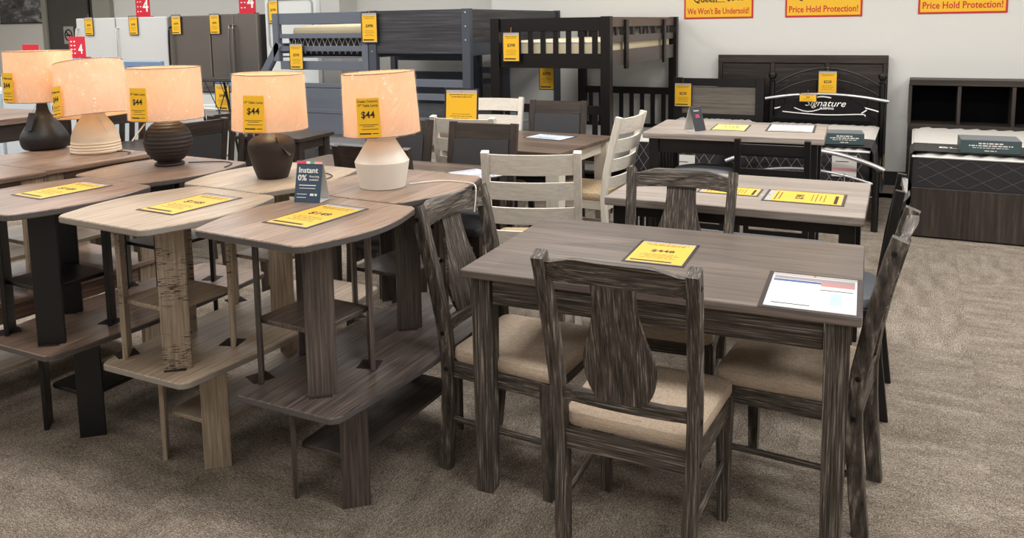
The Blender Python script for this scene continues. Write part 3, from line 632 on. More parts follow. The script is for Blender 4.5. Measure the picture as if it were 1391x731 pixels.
# ------------------------------------------------------------------ walnut dining sets behind
dining_table('dining_table', 'walnut-topped dining table with whitewashed legs in front of the black bunk bed', (-2.6, 4.86, 0), R(-3), 1.48, .84, .76, T4M('x'), CR, CR, ls=.09, ah=.08, inset=.01)
dining_table('dining_table', 'dark walnut dining table behind the white ceramic lamp', (-2.56, 3.53, 0), 0, 1.25, .68, .76, T4M('x'), DB, DB, ls=.07)
def cream_chair(label):
    t = thing('dining_chair', label, 'chair', group='whitewashed ladder-back chairs'); H = .96; W = .455
    def yl(z): return -.19-(z-.45)*.19
    for s in (-1, 1):
        bm = B(); strip(bm, [(-.22, 0), (-.2, .25), (-.188, .45), (-.205, .6), (-.245, .78), (-.288, H-.01), (-.29, H)], .036, .04, s*(W/2-.018)); obj('post', bm, CR('z'), t)
        pbox('leg', CR('z'), t, s*.185-.019, s*.185+.019, .17, .208, 0, .43)
        pbox('side_rail', CR('y'), t, min(s*.178, s*.198), max(s*.178, s*.198), -.175, .17, .37, .43)
    for z, hh in ((.90, .048), (.775, .042), (.655, .04), (.545, .035)):
        arc = [(x*(W/2-.034)/6, -.03*(1-(x/6)**2)) for x in range(-6, 7)]
        f = lambda dz: (lambda a, b, z=z: (a, yl(z+dz)+b+.006, z+dz))
        bm = B(); prism(bm, [(a, b) for a, b in arc]+[(a, b-.016) for a, b in arc[::-1]], f(-hh), f(hh)); obj('back_slat', bm, CR('x'), t)
    pbox('front_rail', CR('x'), t, -.166, .166, .18, .2, .37, .43); pbox('back_rail', CR('x'), t, -.17, .17, -.205, -.185, .37, .43)
    bm = B(); cushion(bm, rrect(-.212, .212, -.175, .23, .03, 4), .43, .48, .01); obj('seat', bm, TAN, t, True)
    for s in (-1, 1): pbox('stretcher', CR('y'), t, s*.19-.009, s*.19+.009, -.19, .17, .18, .21)
    return t
c1 = cream_chair('whitewashed ladder-back chair with its back to the camera, behind the weathered grey chair')
def backat(bx, by, rz, off=.29):  # floor position that puts the crest at (bx, by)
    a = R(rz); return (bx-math.sin(a)*off, by+math.cos(a)*off, 0)
c1.location = backat(-1.535, 3.26, 20); c1.rotation_euler = (0, 0, R(20))
copy_tree(c1, backat(-1.587, 4.87, 87), R(87), 'whitewashed ladder-back chair at the end of the walnut table, beside the pale counter table')
copy_tree(c1, backat(-2.53, 4.37, 2), R(2), 'whitewashed ladder-back chair behind the yellow card and the dark padded chair')
copy_tree(c1, backat(-2.98, 5.70, 188), R(188), 'whitewashed ladder-back chair on the far side of the walnut table facing the camera')
def dark_chair(label):
    t = thing('dining_chair', label, 'chair', group='dark brown chairs with charcoal padded backs'); H = .97; W = .43
    def yl(z): return -.19-(z-.45)*.17
    for s in (-1, 1):
        bm = B(); strip(bm, [(-.22, 0), (-.2, .25), (-.19, .45), (-.235, .72), (-.278, H)], .042, .036, s*(W/2-.02)); obj('post', bm, DB('z'), t)
        pbox('leg', DB('z'), t, s*.17-.02, s*.17+.02, .16, .2, 0, .43)
        pbox('side_rail', DB('y'), t, min(s*.165, s*.185), max(s*.165, s*.185), -.175, .16, .37, .43)
    def f(d): return lambda x, z: (x, yl(z)+d, z)
    for nm, z0, z1 in (('top_rail', .88, .965), ('bottom_rail', .56, .61)):
        bm = B(); prism(bm, [(-.175, z0), (.175, z0), (.175, z1), (-.175, z1)], f(-.014), f(.014)); obj(nm, bm, DB('x'), t)
    bm = B(); prism(bm, rrect(-.173, .173, .612, .878, .01, 2), f(-.016), f(.024)); obj('back_pad', bm, DKUP, t)
    bm = B(); cushion(bm, rrect(-.2, .2, -.175, .22, .03, 4), .43, .48, .01); obj('seat', bm, DKUP, t, True)
    pbox('front_rail', DB('x'), t, -.15, .15, .17, .19, .37, .43); return t
d1 = dark_chair('dark brown chair with charcoal padded back in front of the yellow card')
d1.location = backat(-2.22, 4.08, 183, .278); d1.rotation_euler = (0, 0, R(183))
copy_tree(d1, backat(-2.35, 5.48, 187, .278), R(187), 'dark brown chair with charcoal padded back in front of the black bunk bed')
copy_tree(d1, backat(-2.79, 4.1, 178, .278), R(178), 'dark brown chair with charcoal padded back peeking out behind the white lamp')
copy_tree(d1, backat(-3.93, 3.55, 82, .278), R(82), 'dark brown chair with charcoal padded back beside the round ribbed lamp')
def slat_chair(label, group):
    t = thing('dining_chair', label, 'chair', group=group); W = .42; H = .97
    def yl(z): return -.19-(z-.45)*.17
    def f(d): return lambda x, z: (x, yl(z)+d-.02*(1-(x/.2)**2), z)
    for s in (-1, 1):
        bm = B(); strip(bm, [(-.22, 0), (-.2, .25), (-.19, .45), (-.235, .72), (-.278, H)], .04, .036, s*(W/2-.02)); obj('post', bm, DB('z'), t)
        pbox('leg', DB('z'), t, s*.17-.02, s*.17+.02, .16, .2, 0, .43)
        pbox('side_rail', DB('y'), t, min(s*.165, s*.185), max(s*.165, s*.185), -.175, .16, .37, .43)
    for nm, z0, z1 in (('top_rail', .86, .972), ('bottom_rail', .56, .62)):
        xs = [x*.034 for x in range(-5, 6)]
        bm = B(); prism(bm, [(x, z0) for x in xs]+[(x, z1) for x in xs[::-1]], f(-.012), f(.012)); obj(nm, bm, DB('x'), t)
    for x in (-.11, -.037, .037, .11):
        bm = B(); prism(bm, [(x-.018, .62), (x+.018, .62), (x+.018, .86), (x-.018, .86)], f(-.008), f(.008)); obj('back_slat', bm, DB('z'), t)
    bm = B(); cushion(bm, rrect(-.2, .2, -.175, .22, .03, 4), .43, .465, .008); obj('seat', bm, DKUP, t, True)
    return t
s1 = slat_chair('dark brown slat-back chair beside the dark vase lamp', 'dark brown slat-back chairs')
s1.location = backat(-4.06, 4.0, 80, .278); s1.rotation_euler = (0, 0, R(80))
copy_tree(s1, backat(-2.27, 3.06, 3, .278), R(3), 'dark brown slat-back chair right behind the white ceramic lamp base')
copy_tree(s1, backat(-5.12, 3.9, 75, .278), R(75), 'dark brown slat-back chair between the cream lamp and the round ribbed lamp')
copy_tree(s1, backat(-5.72, 4.08, 60, .278), R(60), 'dark brown slat-back chair between the black bottle lamp and the cream lamp')
dining_table('dining_table', 'small dark brown table corner showing past the dark vase lamp shade', (-4.12, 4.52, 0), R(4), .58, .42, .76, DB('x'), DB, DB, ls=.06, ah=.07)
dining_table('dining_table', 'dark brown dining table behind the lamps, between the slat-back chairs', (-4.75, 3.75, 0), R(-8), .62, 1.0, .74, DB('x'), DB, DB, ls=.07)
# tall brown table at the far left
t = dining_table('counter_table', 'tall brown table with splayed leg behind the black bottle lamp', (-5.95, 3.2, 0), 0, 1.06, 1.16, .95, BT('y'), DB, DB, ls=.07, ah=.12, th=.04, cat='table')
# yellow card standing on the chair
t = sheet('bright yellow printed notice card above the dark padded chair', (-2.61, 4.5, .988), .235, .28, 0, None, YELT, name='notice_card', cat='sign', rot=(R(84), 0, R(8)), lines=True)
pbox('stand', BLKM, t, -.01, .01, -.225, -.14, -.004, 0)
sheet('pale blue printed sheet on the walnut table with whitewashed legs', (-2.22, 5.03, .7602), .3, .22, -8, None, plain('pale_blue_paper', (190, 204, 220), .4))
sheet('white and blue printed sheet on the dark walnut table edge', (-2.03, 3.62, .7602), .2, .28, 60, None, plain('lilac_paper', (196, 200, 224), .4))

# ------------------------------------------------------------------ beds along the back wall
def mattress(label, x0, x1, y0, y1, z0, z1, quilt, topc=True, step=.16):
    t = thing('mattress', label, 'mattress', ((x0+x1)/2, (y0+y1)/2, z0)); w_, d_, h_ = (x1-x0)/2, (y1-y0)/2, z1-z0
    bm = B(); o = rrect(-w_, w_, -d_, d_, .05, 5); loft(bm, [[(x, y, z) for x, y in o] for z in (0, .01, h_-.035)]); obj('side_panel', bm, MATD, t, True)
    bm = B(); N, Mn = 26, 30; grid = []
    r_ = random.Random(3)
    for j in range(Mn+1):
        row = []
        for i in range(N+1):
            x = -w_+2*w_*i/N; y = -d_+2*d_*j/Mn
            ed = min((i, N-i, j, Mn-j)); z = h_-.014+(.013 if (i % 2 == 0) != (j % 2 == 0) else -.006)*(1 if ed > 0 else 0)+r_.uniform(-.003, .003)
            if ed == 0: z = h_-.035; x *= 1; y *= 1
            row.append(bm.verts.new((x, y, z)))
        grid.append(row)
    for j in range(Mn):
        for i in range(N): bm.faces.new((grid[j][i], grid[j][i+1], grid[j+1][i+1], grid[j+1][i]))
    obj('tufted_top', bm, MATW, t, True)
    bm = B(); n = int(2*w_/step); st = 2*w_/n; zz = h_-.04
    for i in range(-2, n+1):
        for sgn in (1, -1):
            xa = -w_+i*st; xb = xa+2*st
            a, b2 = (xa, .01), (xb, zz)
            if sgn < 0: a, b2 = (xa, zz), (xb, .01)
            q = []
            for k in range(9):
                u = k/8; x = a[0]+(b2[0]-a[0])*u; z = a[1]+(b2[1]-a[1])*u
                if -w_+.03 <= x <= w_-.03: q.append((x, -d_-.0012, z))
            if len(q) > 1: tube(bm, q, .0015, 4)
    obj('quilting', bm, quilt, t)['kind'] = 'stuff'
    bm = B(); tube(bm, [(x, y, h_-.03) for x, y in o+[o[0]]], .007, 6, False); obj('piping', bm, WHT, t, True)
    return t
# bookcase bed
t = thing('bookcase_bed', 'dark brown storage bed with a bookcase headboard against the wall', 'bed', (.72, 7.2, 0))
xa, xb = -.76, .9
pbox('headboard_top', HB('x'), t, xa, xb, .66, .975, .955, 1.005, bev=.004); pbox('headboard_back', plain('matte_black', (8, 8, 10), .9, 0, .1), t, xa+.02, xb-.02, .94, .975, .05, .955)
for x in (-.75, -.372, .028, .43, .87): pbox('divider', HB('z'), t, x-.014, x+.014, .67, .94, .62, .955)
pbox('headboard_shelf', HB('x'), t, xa, xb, .66, .94, .575, .62); pbox('headboard_front', HB('x'), t, xa, xb, .66, .68, .05, .575)
pbox('footboard', HB('z'), t, -.71, .9, -.945, -.915, .01, .355, bev=.003)
for x in (-.71, .87): pbox('side_rail', HB('y'), t, x, x+.03, -.915, .66, .01, .355)
pbox('platform', HB('x'), t, -.68, .87, -.915, .655, .32, .355)
mattress('white-topped mattress with charcoal diamond-quilted side on the bookcase bed', .005, 1.58, 6.27, 7.84, .356, .603, STITCH)
t = thing('mattress_band', 'charcoal cloth band with lettering across the foot of the bookcase bed mattress', 'mattress band', (.79, 6.49, .603))
bm = B(); loft(bm, [[(x, y, z) for x, z in ((-.8, -.2), (-.795, -.02), (-.77, .006), (-.4, .006), (0, .006), (.77, .006), (.77, .01), (0, .01), (-.4, .01), (-.775, .011), (-.802, -.017), (-.807, -.2))] for y in (-.2, .2)]); obj('band', bm, BANDM, t)
text('lettering', 'BLACK', .085, WINK, t, T(-.62, 0.0, .0115), 'LEFT', bold=True, sx=1.4)
def product_box(label, loc, rz, w_, d_, h_):
    t = thing('product_box', label, 'box', loc, R(rz))
    pbox('box_body', BOXT, t, -w_/2, w_/2, -d_/2, d_/2, 0, h_, bev=.003); pbox('box_lid', BOXL, t, -w_/2+.003, w_/2-.003, -d_/2+.003, d_/2-.003, h_, h_+.0015, bev=0)
    bm = B()
    for f, k, th in ((.75, .2, .008), (.58, .36, .007), (.42, .3, .004), (.2, .1, .005)):
        rr = random.Random(int(f*100)); x = -w_*k
        while x < w_*k:
            l = rr.uniform(.008, .03); box(bm, x, min(x+l, w_*k), -th/2, th/2, 0, .0004, 0, T(0, -d_/2-.0002, h_*f) @ RX(90)); x += l+.006
    obj('print_lines', bm, WINK, t)['kind'] = 'stuff'; return t
product_box('dark teal product box lying on the bookcase bed mattress', (.475, 6.42, .615), 2, .36, .26, .09)
# three-panel headboard against the wall
t = thing('panel_headboard', 'wide dark grey three-panel wooden headboard leaning on the wall behind the metal bed', 'headboard', (-.985, 8.1, 0))
pbox('headboard_frame', HB('x'), t, -.765, .765, .02, .06, .3, 1.2, bev=.003)
for i in range(3):
    x = -.74+i*.495; pbox('panel', HB('x'), t, x+.02, x+.47, .006, .02, .35, 1.12)
for x in (-.745, -.245, .25, .745): pbox('stile', HB('z'), t, x-.02, x+.02, 0, .02, .3, 1.13)
pbox('top_rail', HB('x'), t, -.765, .765, -.004, .02, 1.13, 1.205)
for x in (-.745, .745): pbox('leg', plain('raw_pine', (176, 140, 92), .6), t, x-.02, x+.02, .03, .06, 0, .3)
# metal bed
t = thing('metal_bed', 'black metal bed with arched scroll headboard and silver arched rails', 'bed', (-.73, 7.1, 0))
for s in (-1, 1):
    x = s*.475
    bm = B(); lathe(bm, [(.026, 0), (.026, .96), (.032, .965), (.02, .975), (.02, .985), (.034, 1.0), (.04, 1.02), (.034, 1.042), (.004, 1.056)], 16, T(x, .85, 0)); obj('headboard_post', bm, BLKM, t, True)
    bm = B(); lathe(bm, [(.024, 0), (.024, .44), (.004, .45)], 16, T(s*.51, -.8, 0)); obj('footboard_post', bm, BLKM, t, True)
    pbox('side_rail', BLKM, t, x-.015, x+.015, -.79, .84, .24, .3)
def arch(hw, z0, z1, y, r, mat, nm, bx=0):
    bm = B(); tube(bm, [(hw*k/12, y+bx*(1-(k/12)**2), z0+(z1-z0)*(1-(k/12)**2)) for k in range(-12, 13)], r, 8); obj(nm, bm, mat, t, True)
arch(.46, .93, 1.09, .85, .009, BLKM, 'arch_bar'); arch(.46, .84, .99, .85, .008, BLKM, 'arch_bar'); arch(.53, .80, .855, .81, .016, SILV, 'silver_rail', -.02); arch(.46, .7, .77, .85, .01, SILV, 'silver_rail')
arch(.56, .455, .585, -.8, .017, SILV, 'silver_rail', -.04); arch(.5, .345, .435, -.8, .01, SILV, 'silver_rail', -.03)
for k in (-.36, -.22, -.08, .08, .22, .36):
    bm = B(); tube(bm, [(k, .85, .3), (k, .85, .99-.15*(k/.46)**2)], .006, 6); obj('spindle', bm, BLKM, t)
for s in (-1, 1):
    for x0, zz in ((.13, 1.02), (.25, .99), (.35, .95)):
        bm = B(); tube(bm, [(s*(x0+.03*math.cos(a*.5)*(1-a/16)), .85, zz+.03*math.sin(a*.5)*(1-a/16)) for a in range(15)], .004, 6); obj('scroll', bm, BLKM, t, True)
for x in (-.3, -.1, .1, .3):
    bm = B(); tube(bm, [(x, -.82, .25), (x, -.825, .42)], .004, 6); obj('foot_spindle', bm, SILV, t)
bm = B(); tube(bm, [(-.5, -.8, .25), (.5, -.8, .25)], .012, 6); obj('foot_rail', bm, BLKM, t)
mattress('white mattress with black diamond-quilted side on the metal bed', -1.2, -.27, 6.36, 7.9, .3, .6, plain('stitch_pale', (150, 146, 142), .8), True, .075)
# pillow with script
t = thing('pillow', 'black boxed pillow with white script lettering on the metal bed', 'pillow', (-.74, 7.76, .61), rot=(R(-28), 0, 0))
bm = B(); rings = []
for k, y in ((.9, -.05), (1, -.02), (1, .03), (.9, .055)):
    rings.append([(x*k, y, z*k+(1-k)*.12) for x, z in [(-.44, .0), (-.3, -.005), (0, -.008), (.3, -.005), (.44, 0), (.40, .1), (.3, .2), (.15, .24), (0, .25), (-.15, .24), (-.3, .2), (-.40, .1)]])
loft(bm, rings); obj('pillow_body', bm, PIL, t, True)
bm = B(); tube(bm, catmull([(-.34, -.052, .075), (-.2, -.062, .06), (0, -.064, .05), (.15, -.062, .055), (.34, -.052, .07), (.36, -.045, .05)], 4), .005, 6); obj('piping', bm, WINK, t, True)
bm = B(); tube(bm, [(.33, -.052, .08), (.37, -.045, .115)], .006, 6); obj('zip_pull', bm, WINK, t)
text('lettering', 'Signature', .092, WINK, t, T(0.02, -.0535, .165) @ RX(90), shear=.35); text('small_lettering', 'SLEEPING', .028, WINK, t, T(.04, -.056, .115) @ RX(90), bold=True)
bm = B(); tube(bm, [(-.24+.04*k, -.056, .115-.035*math.sin(k*math.pi/6)) for k in range(7)], .005, 5); tube(bm, [(-.05+.03*k, -.054, .225+.006*math.sin(k)) for k in range(5)], .006, 5); obj('swash', bm, WINK, t)
t = thing('mattress_band', 'charcoal cloth band draped over the corner of the metal bed mattress', 'mattress band', (-.45, 6.58, .606))
bm = B(); loft(bm, [[(x, y, z) for x, z in ((-.25, .002), (.12, .004), (.19, 0), (.215, -.05), (.228, -.2), (.27, -.33), (.262, -.335), (.22, -.205), (.205, -.05), (.18, -.006), (.12, -.002), (-.25, -.003))] for y in (-.21, .21)]); obj('band', bm, BANDM, t)
pbox('woven_label', WINK, t, .04, .12, -.05, .05, .004, .0055, bev=0)
product_box('dark teal product box lying on the metal bed mattress', (-.46, 6.13+.34, .616), 8, .27, .2, .085)
# framed headboard bed
t = thing('framed_bed', 'bed with a black framed driftwood panel headboard between the bunk bed and metal bed', 'bed', (-1.71, 7.1, 0))
pbox('headboard_panel', wood('driftwood_panel', (84, 78, 72), (112, 104, 96), (134, 126, 118), 'x', 1.6, 40, .5, .1), t, -.355, .355, .835, .85, .62, .9)
for s in (-1, 1):
    pbox('headboard_post', BLK, t, s*.395-.04, s*.395+.04, .82, .87, 0, .985); pbox('side_rail', BLK, t, s*.39-.015, s*.39+.015, -.8, .82, .2, .3)
    pbox('footboard_leg', BLK, t, s*.39-.03, s*.39+.03, -.85, -.8, 0, .34)
for z in (.905, .56): pbox('headboard_rail', BLK, t, -.355, .355, .82, .87, z, z+.075)
pbox('footboard', BLK, t, -.36, .36, -.84, -.81, .16, .34)
mattress('white mattress with dark quilted side on the black framed bed', -2.08, -1.34, 6.32, 7.9, .3, .6, plain('stitch_pale', (150, 146, 142), .8), True, .075)
t = thing('care_label', 'white and pink printed label hanging on the framed bed mattress side', 'label', (-1.62, 6.312, .41), rot=(R(90), 0, 0))
pbox('paper', WHT, t, -.085, .085, -.06, .07, 0, .001, bev=0); pbox('pink_stripe', plain('pink_print', (206, 150, 156), .6), t, -.085, .085, -.045, -.02, .001, .0013, bev=0); pbox('print_lines', INK, t, -.06, .03, .01, .016, .001, .0013, bev=0)
t = thing('care_label', 'white and pink printed label hanging on the metal bed mattress side', 'label', (-.44, 6.352, .47), rot=(R(90), 0, 0))
pbox('paper', WHT, t, -.085, .085, -.09, .07, 0, .001, bev=0); pbox('pink_stripe', plain('pink_print', (206, 150, 156), .6), t, -.085, .085, -.05, -.025, .001, .0013, bev=0); pbox('print_lines', INK, t, -.06, .03, .02, .026, .001, .0013, bev=0)

# hanging tags
def htag(label, loc, w_, h_, price, rz=0, lean=90, name='price_tag'):
    t = sheet(label, loc, w_, h_, 0, price, YELT, name=name, cat='price tag', rot=(R(lean), 0, R(rz)))
    bm = B(); tube(bm, [(0, h_/2-.012, .003), (0, h_/2+.03, .001), (0, h_/2+.035, -.006)], .0018, 5); obj('hook', bm, GOLD, t); return t
htag('yellow price tag hanging from the middle of the metal bed headboard', (-.715, 7.925, .955), .17, .235, '$228', 0)
htag('small yellow price tag hanging low on the silver headboard rail', (-.86, 7.735, .832), .15, .075, '$98', 0)
htag('yellow price tag hanging on the black framed headboard beside the black bunk bed', (-2.05, 7.91, .815), .18, .245, '$228', 0)

# ------------------------------------------------------------------ bunk beds
# espresso bunk
t = thing('bunk_bed', 'espresso black wooden bunk bed with vertical slats at its end', 'bunk bed', (-2.69, 7.1, 0))
hx, y0, y1 = .4925, -1.0, .98
for s in (-1, 1):
    for y in (y0, y1): pbox('post', ESP, t, s*hx-.04, s*hx+.04, y-.035, y+.035, 0, 1.585)
    for z, h_ in ((1.5, .08), (1.37, .06), (1.18, .13), (.26, .13)):
        if s == 1 or z < 1.3: pbox('side_rail', plain('espresso_lit_rail', (84, 74, 70), .4) if z > .3 and s == 1 else ESP, t, s*hx-.012, s*hx+.012, y0+.036, y1-.036, z, z+h_)  # paler rails on this side: the light on them is put into the colour
    if s == 1:
        for k in range(8): pbox('guard_slat', ESP, t, hx-.008, hx+.008, y0+.2+k*.22, y0+.25+k*.22, 1.43, 1.5)
        for y in (y0+.42, y1-.42): pbox('guard_post', ESP, t, hx+.012, hx+.035, y-.035, y+.035, 1.15, 1.56)
for y, zz in ((y0, 0), (y1, 0)):
    for z, h_ in ((1.47, .11), (1.17, .12), (.80, .07), (.42, .07)):
        pbox('end_rail', ESP, t, -hx+.041, hx-.041, y-.014, y+.014, z, z+h_)
    for k in range(8):
        x = -hx+.095+k*.113; pbox('end_slat', ESP, t, x-.022, x+.022, y-.009, y+.009, 1.29, 1.47); pbox('end_slat', ESP, t, x-.022, x+.022, y-.009, y+.009, .49, .8)
pbox('deck', ESP, t, -hx+.013, hx-.013, y0+.04, y1-.04, 1.2, 1.22); pbox('deck', ESP, t, -hx+.013, hx-.013, y0+.04, y1-.04, .3, .32)
def pad(label, x0, x1, y0, y1, z0, z1, mat):
    o = thing('mattress', label, 'mattress', ((x0+x1)/2, (y0+y1)/2, z0)); w_, d_ = (x1-x0)/2, (y1-y0)/2
    bm = B(); o2 = rrect(-w_, w_, -d_, d_, .04, 4); loft(bm, [[(x*k, y*k, z) for x, y in o2] for k, z in ((.985, 0), (1, .015), (1, z1-z0-.015), (.985, z1-z0))]); obj('ticking', bm, mat, o, True)
    bm = B(); tube(bm, [(x, y, z1-z0-.012) for x, y in o2+[o2[0]]], .006, 6, False); obj('piping', bm, WHT, o, True); return o
pad('thin cream mattress on the upper bunk of the espresso bunk bed', -3.16, -2.22, 6.15, 8.03, 1.221, 1.39, MGRN)
pad('thin white mattress on the lower bunk of the espresso bunk bed', -3.16, -2.22, 6.15, 8.03, .321, .46, WHT)
htag('yellow price tag in a clear sleeve hanging on the espresso bunk bed end', (-3.02, 6.055, 1.345), .16, .25, '$398', 0)
htag('yellow price tag seen inside the espresso bunk bed post', (-3.12, 7.0, 1.05), .16, .28, '$398', 0)
# slate bunk with solid panels
t = thing('bunk_bed', 'slate grey bunk bed with solid wood-grain panel ends', 'bunk bed', (-4.02, 7.2, 0))
hx, y0, y1 = .5, -1.0, 1.0
for s in (-1, 1):
    for y in (y0, y1): pbox('post', GREYD, t, s*hx-.04, s*hx+.04, y-.03, y+.03, 0, 1.675)
    pbox('side_panel', DG('y'), t, s*hx-.012, s*hx+.012, y0+.031, y1-.031, 1.37, 1.67); pbox('side_rail', GREYD, t, s*hx-.014, s*hx+.014, y0+.031, y1-.031, 1.26, 1.37)
    pbox('side_rail', GREYD, t, s*hx-.014, s*hx+.014, y0+.031, y1-.031, .3, .42)
for y in (y0, y1):
    if y == y0: pbox('end_panel', DG('x'), t, -hx+.041, hx-.041, y-.014, y+.014, 1.28, 1.672)
    else: pbox('end_rail', GREYD, t, -hx+.041, hx-.041, y-.012, y+.012, 1.58, 1.67)
    pbox('end_rail', GREYP, t, -hx+.041, hx-.041, y-.012, y+.012, .98, 1.05); pbox('end_rail', GREYP, t, -hx+.041, hx-.041, y-.012, y+.012, .86, .92); pbox('lower_panel', GREYP, t, -hx+.041, hx-.041, y-.01, y+.01, .4, .7)
pbox('inner_upright', GREYP, t, -.16, -.08, y1-.05, y1-.015, .4, 1.28)
pbox('deck', GREYD, t, -hx+.015, hx-.015, y0+.03, y1-.03, 1.29, 1.31); pbox('deck', GREYD, t, -hx+.015, hx-.015, y0+.03, y1-.03, .34, .36)
for dx, zz in ((hx-.0, 1.64), (hx, 1.52), (hx, 1.4), (-hx, 1.4), (-hx, 1.3)):
    bm = B(); lathe(bm, [(.008, 0), (.008, .002), (.003, .003)], 10, T(dx, y0-.03, zz) @ RX(90)); obj('bolt_head', bm, SILV, t)
pad('pale mattress on the lower bunk of the slate grey bunk bed', -4.48, -3.56, 6.25, 8.1, .361, .56, plain('mattress_grey', (190, 196, 204), .7))
htag('clear-sleeved yellow price tag on the corner post of the slate grey bunk bed', (-4.53, 6.155, 1.52), .18, .285, '$498', 0)
# blue-grey bunk with open rails and slanted ladder
t = thing('bunk_bed', 'blue-grey bunk bed with horizontal guard rails and slanted ladder', 'bunk bed', (-5.145, 7.2, 0))
hx = .54
for s in (-1, 1):
    for y in (y0, y1): pbox('post', GREYP, t, s*hx-.035, s*hx+.035, y-.03, y+.03, 0 if s == 1 or y > 0 else 1.2, 1.672)
for y in (y0, y1):
    for z, h_ in ((1.56, .11), (1.425, .045), (1.3, .05), (1.12, .085)): pbox('end_rail', GREYP, t, -hx+.036, hx-.036, y-.013, y+.013, z, z+h_)
    pbox('lower_panel', GREYP, t, -.3, hx-.036, y-.012, y+.012, .5, .95); pbox('lower_rail', GREYP, t, -.3, hx-.036, y-.018, y+.018, .7, .74); pbox('lower_rail', GREYP, t, -.3, hx-.036, y-.02, y+.02, .95, .99)
for s in (-1, 1):
    for z, h_ in ((1.56, .11), (1.275, .1), (.3, .12)): pbox('side_rail', GREYP, t, s*hx-.012, s*hx+.012, y0+.031, y1-.031, z, z+h_)
bm = B(); box(bm, -.045, .045, -.03, .03, -.46, .06, .012, T(-hx-.0, y0, 1.33) @ RY(36)); obj('ladder_bracket', bm, GREYP, t)
bm = B(); box(bm, -.035, .035, -.03, .03, -.95, 0, .004, T(-hx-.28, y0, .94) @ RY(2)); obj('ladder_rail', bm, GREYP, t)
for z in (.35, .6, .85, 1.05): pbox('ladder_rung', GREYP, t, -hx-.31, -hx+.1, y0-.012, y0+.012, z, z+.04)
pbox('deck', GREYP, t, -hx+.013, hx-.013, y0+.04, y1-.04, 1.235, 1.25); pbox('deck', GREYP, t, -hx+.013, hx-.013, y0+.04, y1-.04, .34, .36)
m_ = pad('dark quilted mattress with cream cover on the upper bunk of the blue-grey bunk bed', -5.62, -4.63, 6.27, 8.1, 1.251, 1.45, plain('mattress_black', (40, 38, 46), .7))
bm = B()
for i in range(14):
    for sg in (1, -1): tube(bm, [(-.48+i*.07+(0 if sg > 0 else .07), -.917, .02), (-.48+i*.07+(.07 if sg > 0 else 0), -.917, .18)], .003, 4)
obj('quilting', bm, WHT, m_)['kind'] = 'stuff'
bm = B(); cushion(bm, rrect(-.47, .47, -.88, .88, .04, 4), .1985, .29, .02); obj('cream_cover', bm, MGRN, m_, True)
pad('grey plastic-wrapped mattress on the lower bunk of the blue-grey bunk bed', -5.62, -4.63, 6.27, 8.1, .361, .62, plain('mattress_grey', (190, 196, 204), .7))
htag('yellow price tag hanging on the lower guard rail of the blue-grey bunk bed', (-5.415, 6.155, 1.25), .17, .26, '$398', 0)

# ------------------------------------------------------------------ wall signs
def wsign(label, x0, x1, z0, line, q=None):
    w_ = x1-x0; t = thing('wall_sign', label, 'sign', ((x0+x1)/2, YW-.002, z0), rot=(R(90), 0, 0)); h_ = .62
    pbox('border', REDI, t, -w_/2, w_/2, 0, h_, 0, .006, bev=.001); pbox('face', plain('sign_yellow', (246, 190, 40), .5), t, -w_/2+.016, w_/2-.016, .016, h_-.016, .006, .008, bev=0)
    text('lettering', line, .085, REDI, t, T(0, .072, .0085), bold=True, fit=w_-.07)
    if q:
        text('lettering', 'Queen', .085, INK, t, T(-w_*.36, .19, .0085), 'LEFT', bold=True); text('lettering', q, .085, INK, t, T(w_*.12, .2, .0085), 'LEFT', bold=True)
        pbox('rule', INK, t, -w_*.08, w_*.1, .16, .165, .008, .0085, bev=0)
    return t
wsign('yellow wall sign with red border promising never to be undersold', -2.116, -1.437, 1.56, "We Won't Be Undersold!", '$548')
wsign('yellow wall sign about price hold protection with a queen price, above the metal bed', -1.138, -.459, 1.561, 'Price Hold Protection!', '$598')
wsign('yellow price hold protection wall sign above the bookcase bed', .001, .69, 1.572, 'Price Hold Protection!')

# ------------------------------------------------------------------ appliances along the far left wall
def fridge(label, x0, x1, yf, h_, mat, side, french=False, handle=BLKM, top=False):
    t = thing('refrigerator', label, 'refrigerator', ((x0+x1)/2, yf, 0)); w_ = (x1-x0)/2
    pbox('cabinet', side, t, -w_+.004, w_-.004, .06, .72, .03, h_-.008, bev=.008)
    zs = h_*.66 if not french else h_*.42
    if french:
        pbox('door', mat, t, -w_, -.003, 0, .058, zs, h_, bev=.012); pbox('door', mat, t, .003, w_, 0, .058, zs, h_, bev=.012); pbox('drawer', mat, t, -w_, w_, 0, .058, .05, zs-.01, bev=.012)
        hs = (-.03, .03)
    else:
        pbox('door', mat, t, -w_, w_, 0, .058, h_*.38, h_, bev=.012); pbox('door', mat, t, -w_, w_, 0, .058, .05, h_*.38-.01, bev=.012); hs = (-w_+.05,)
    for x in hs:
        bm = B(); tube(bm, catmull([(x, -.002, h_*.92), (x, -.04, h_*.9), (x, -.05, h_*.7), (x, -.04, h_*.48), (x, -.002, h_*.46)], 4), .012, 8); obj('handle', bm, handle, t, True)
    pbox('kick_plate', STLD, t, -w_+.01, w_-.01, .04, .06, 0, .05); return t
fridge('white refrigerator at the end of the row beside the dark doorway', -10.05, -9.3, 7.15, 1.69, APPW, APPW, handle=APPW)
fridge('white refrigerator between the other white one and the stainless ones', -9.27, -8.34, 7.15, 1.69, APPW, APPW, handle=APPW)
fridge('stainless refrigerator with a black curved handle next to the white ones', -8.31, -7.62, 7.15, 1.69, STL, STLD)
fridge('stainless double-door refrigerator with dark side panel beside the blue-grey bunk', -7.6, -6.86, 7.15, 1.7, STL, STLD, True, handle=STL)
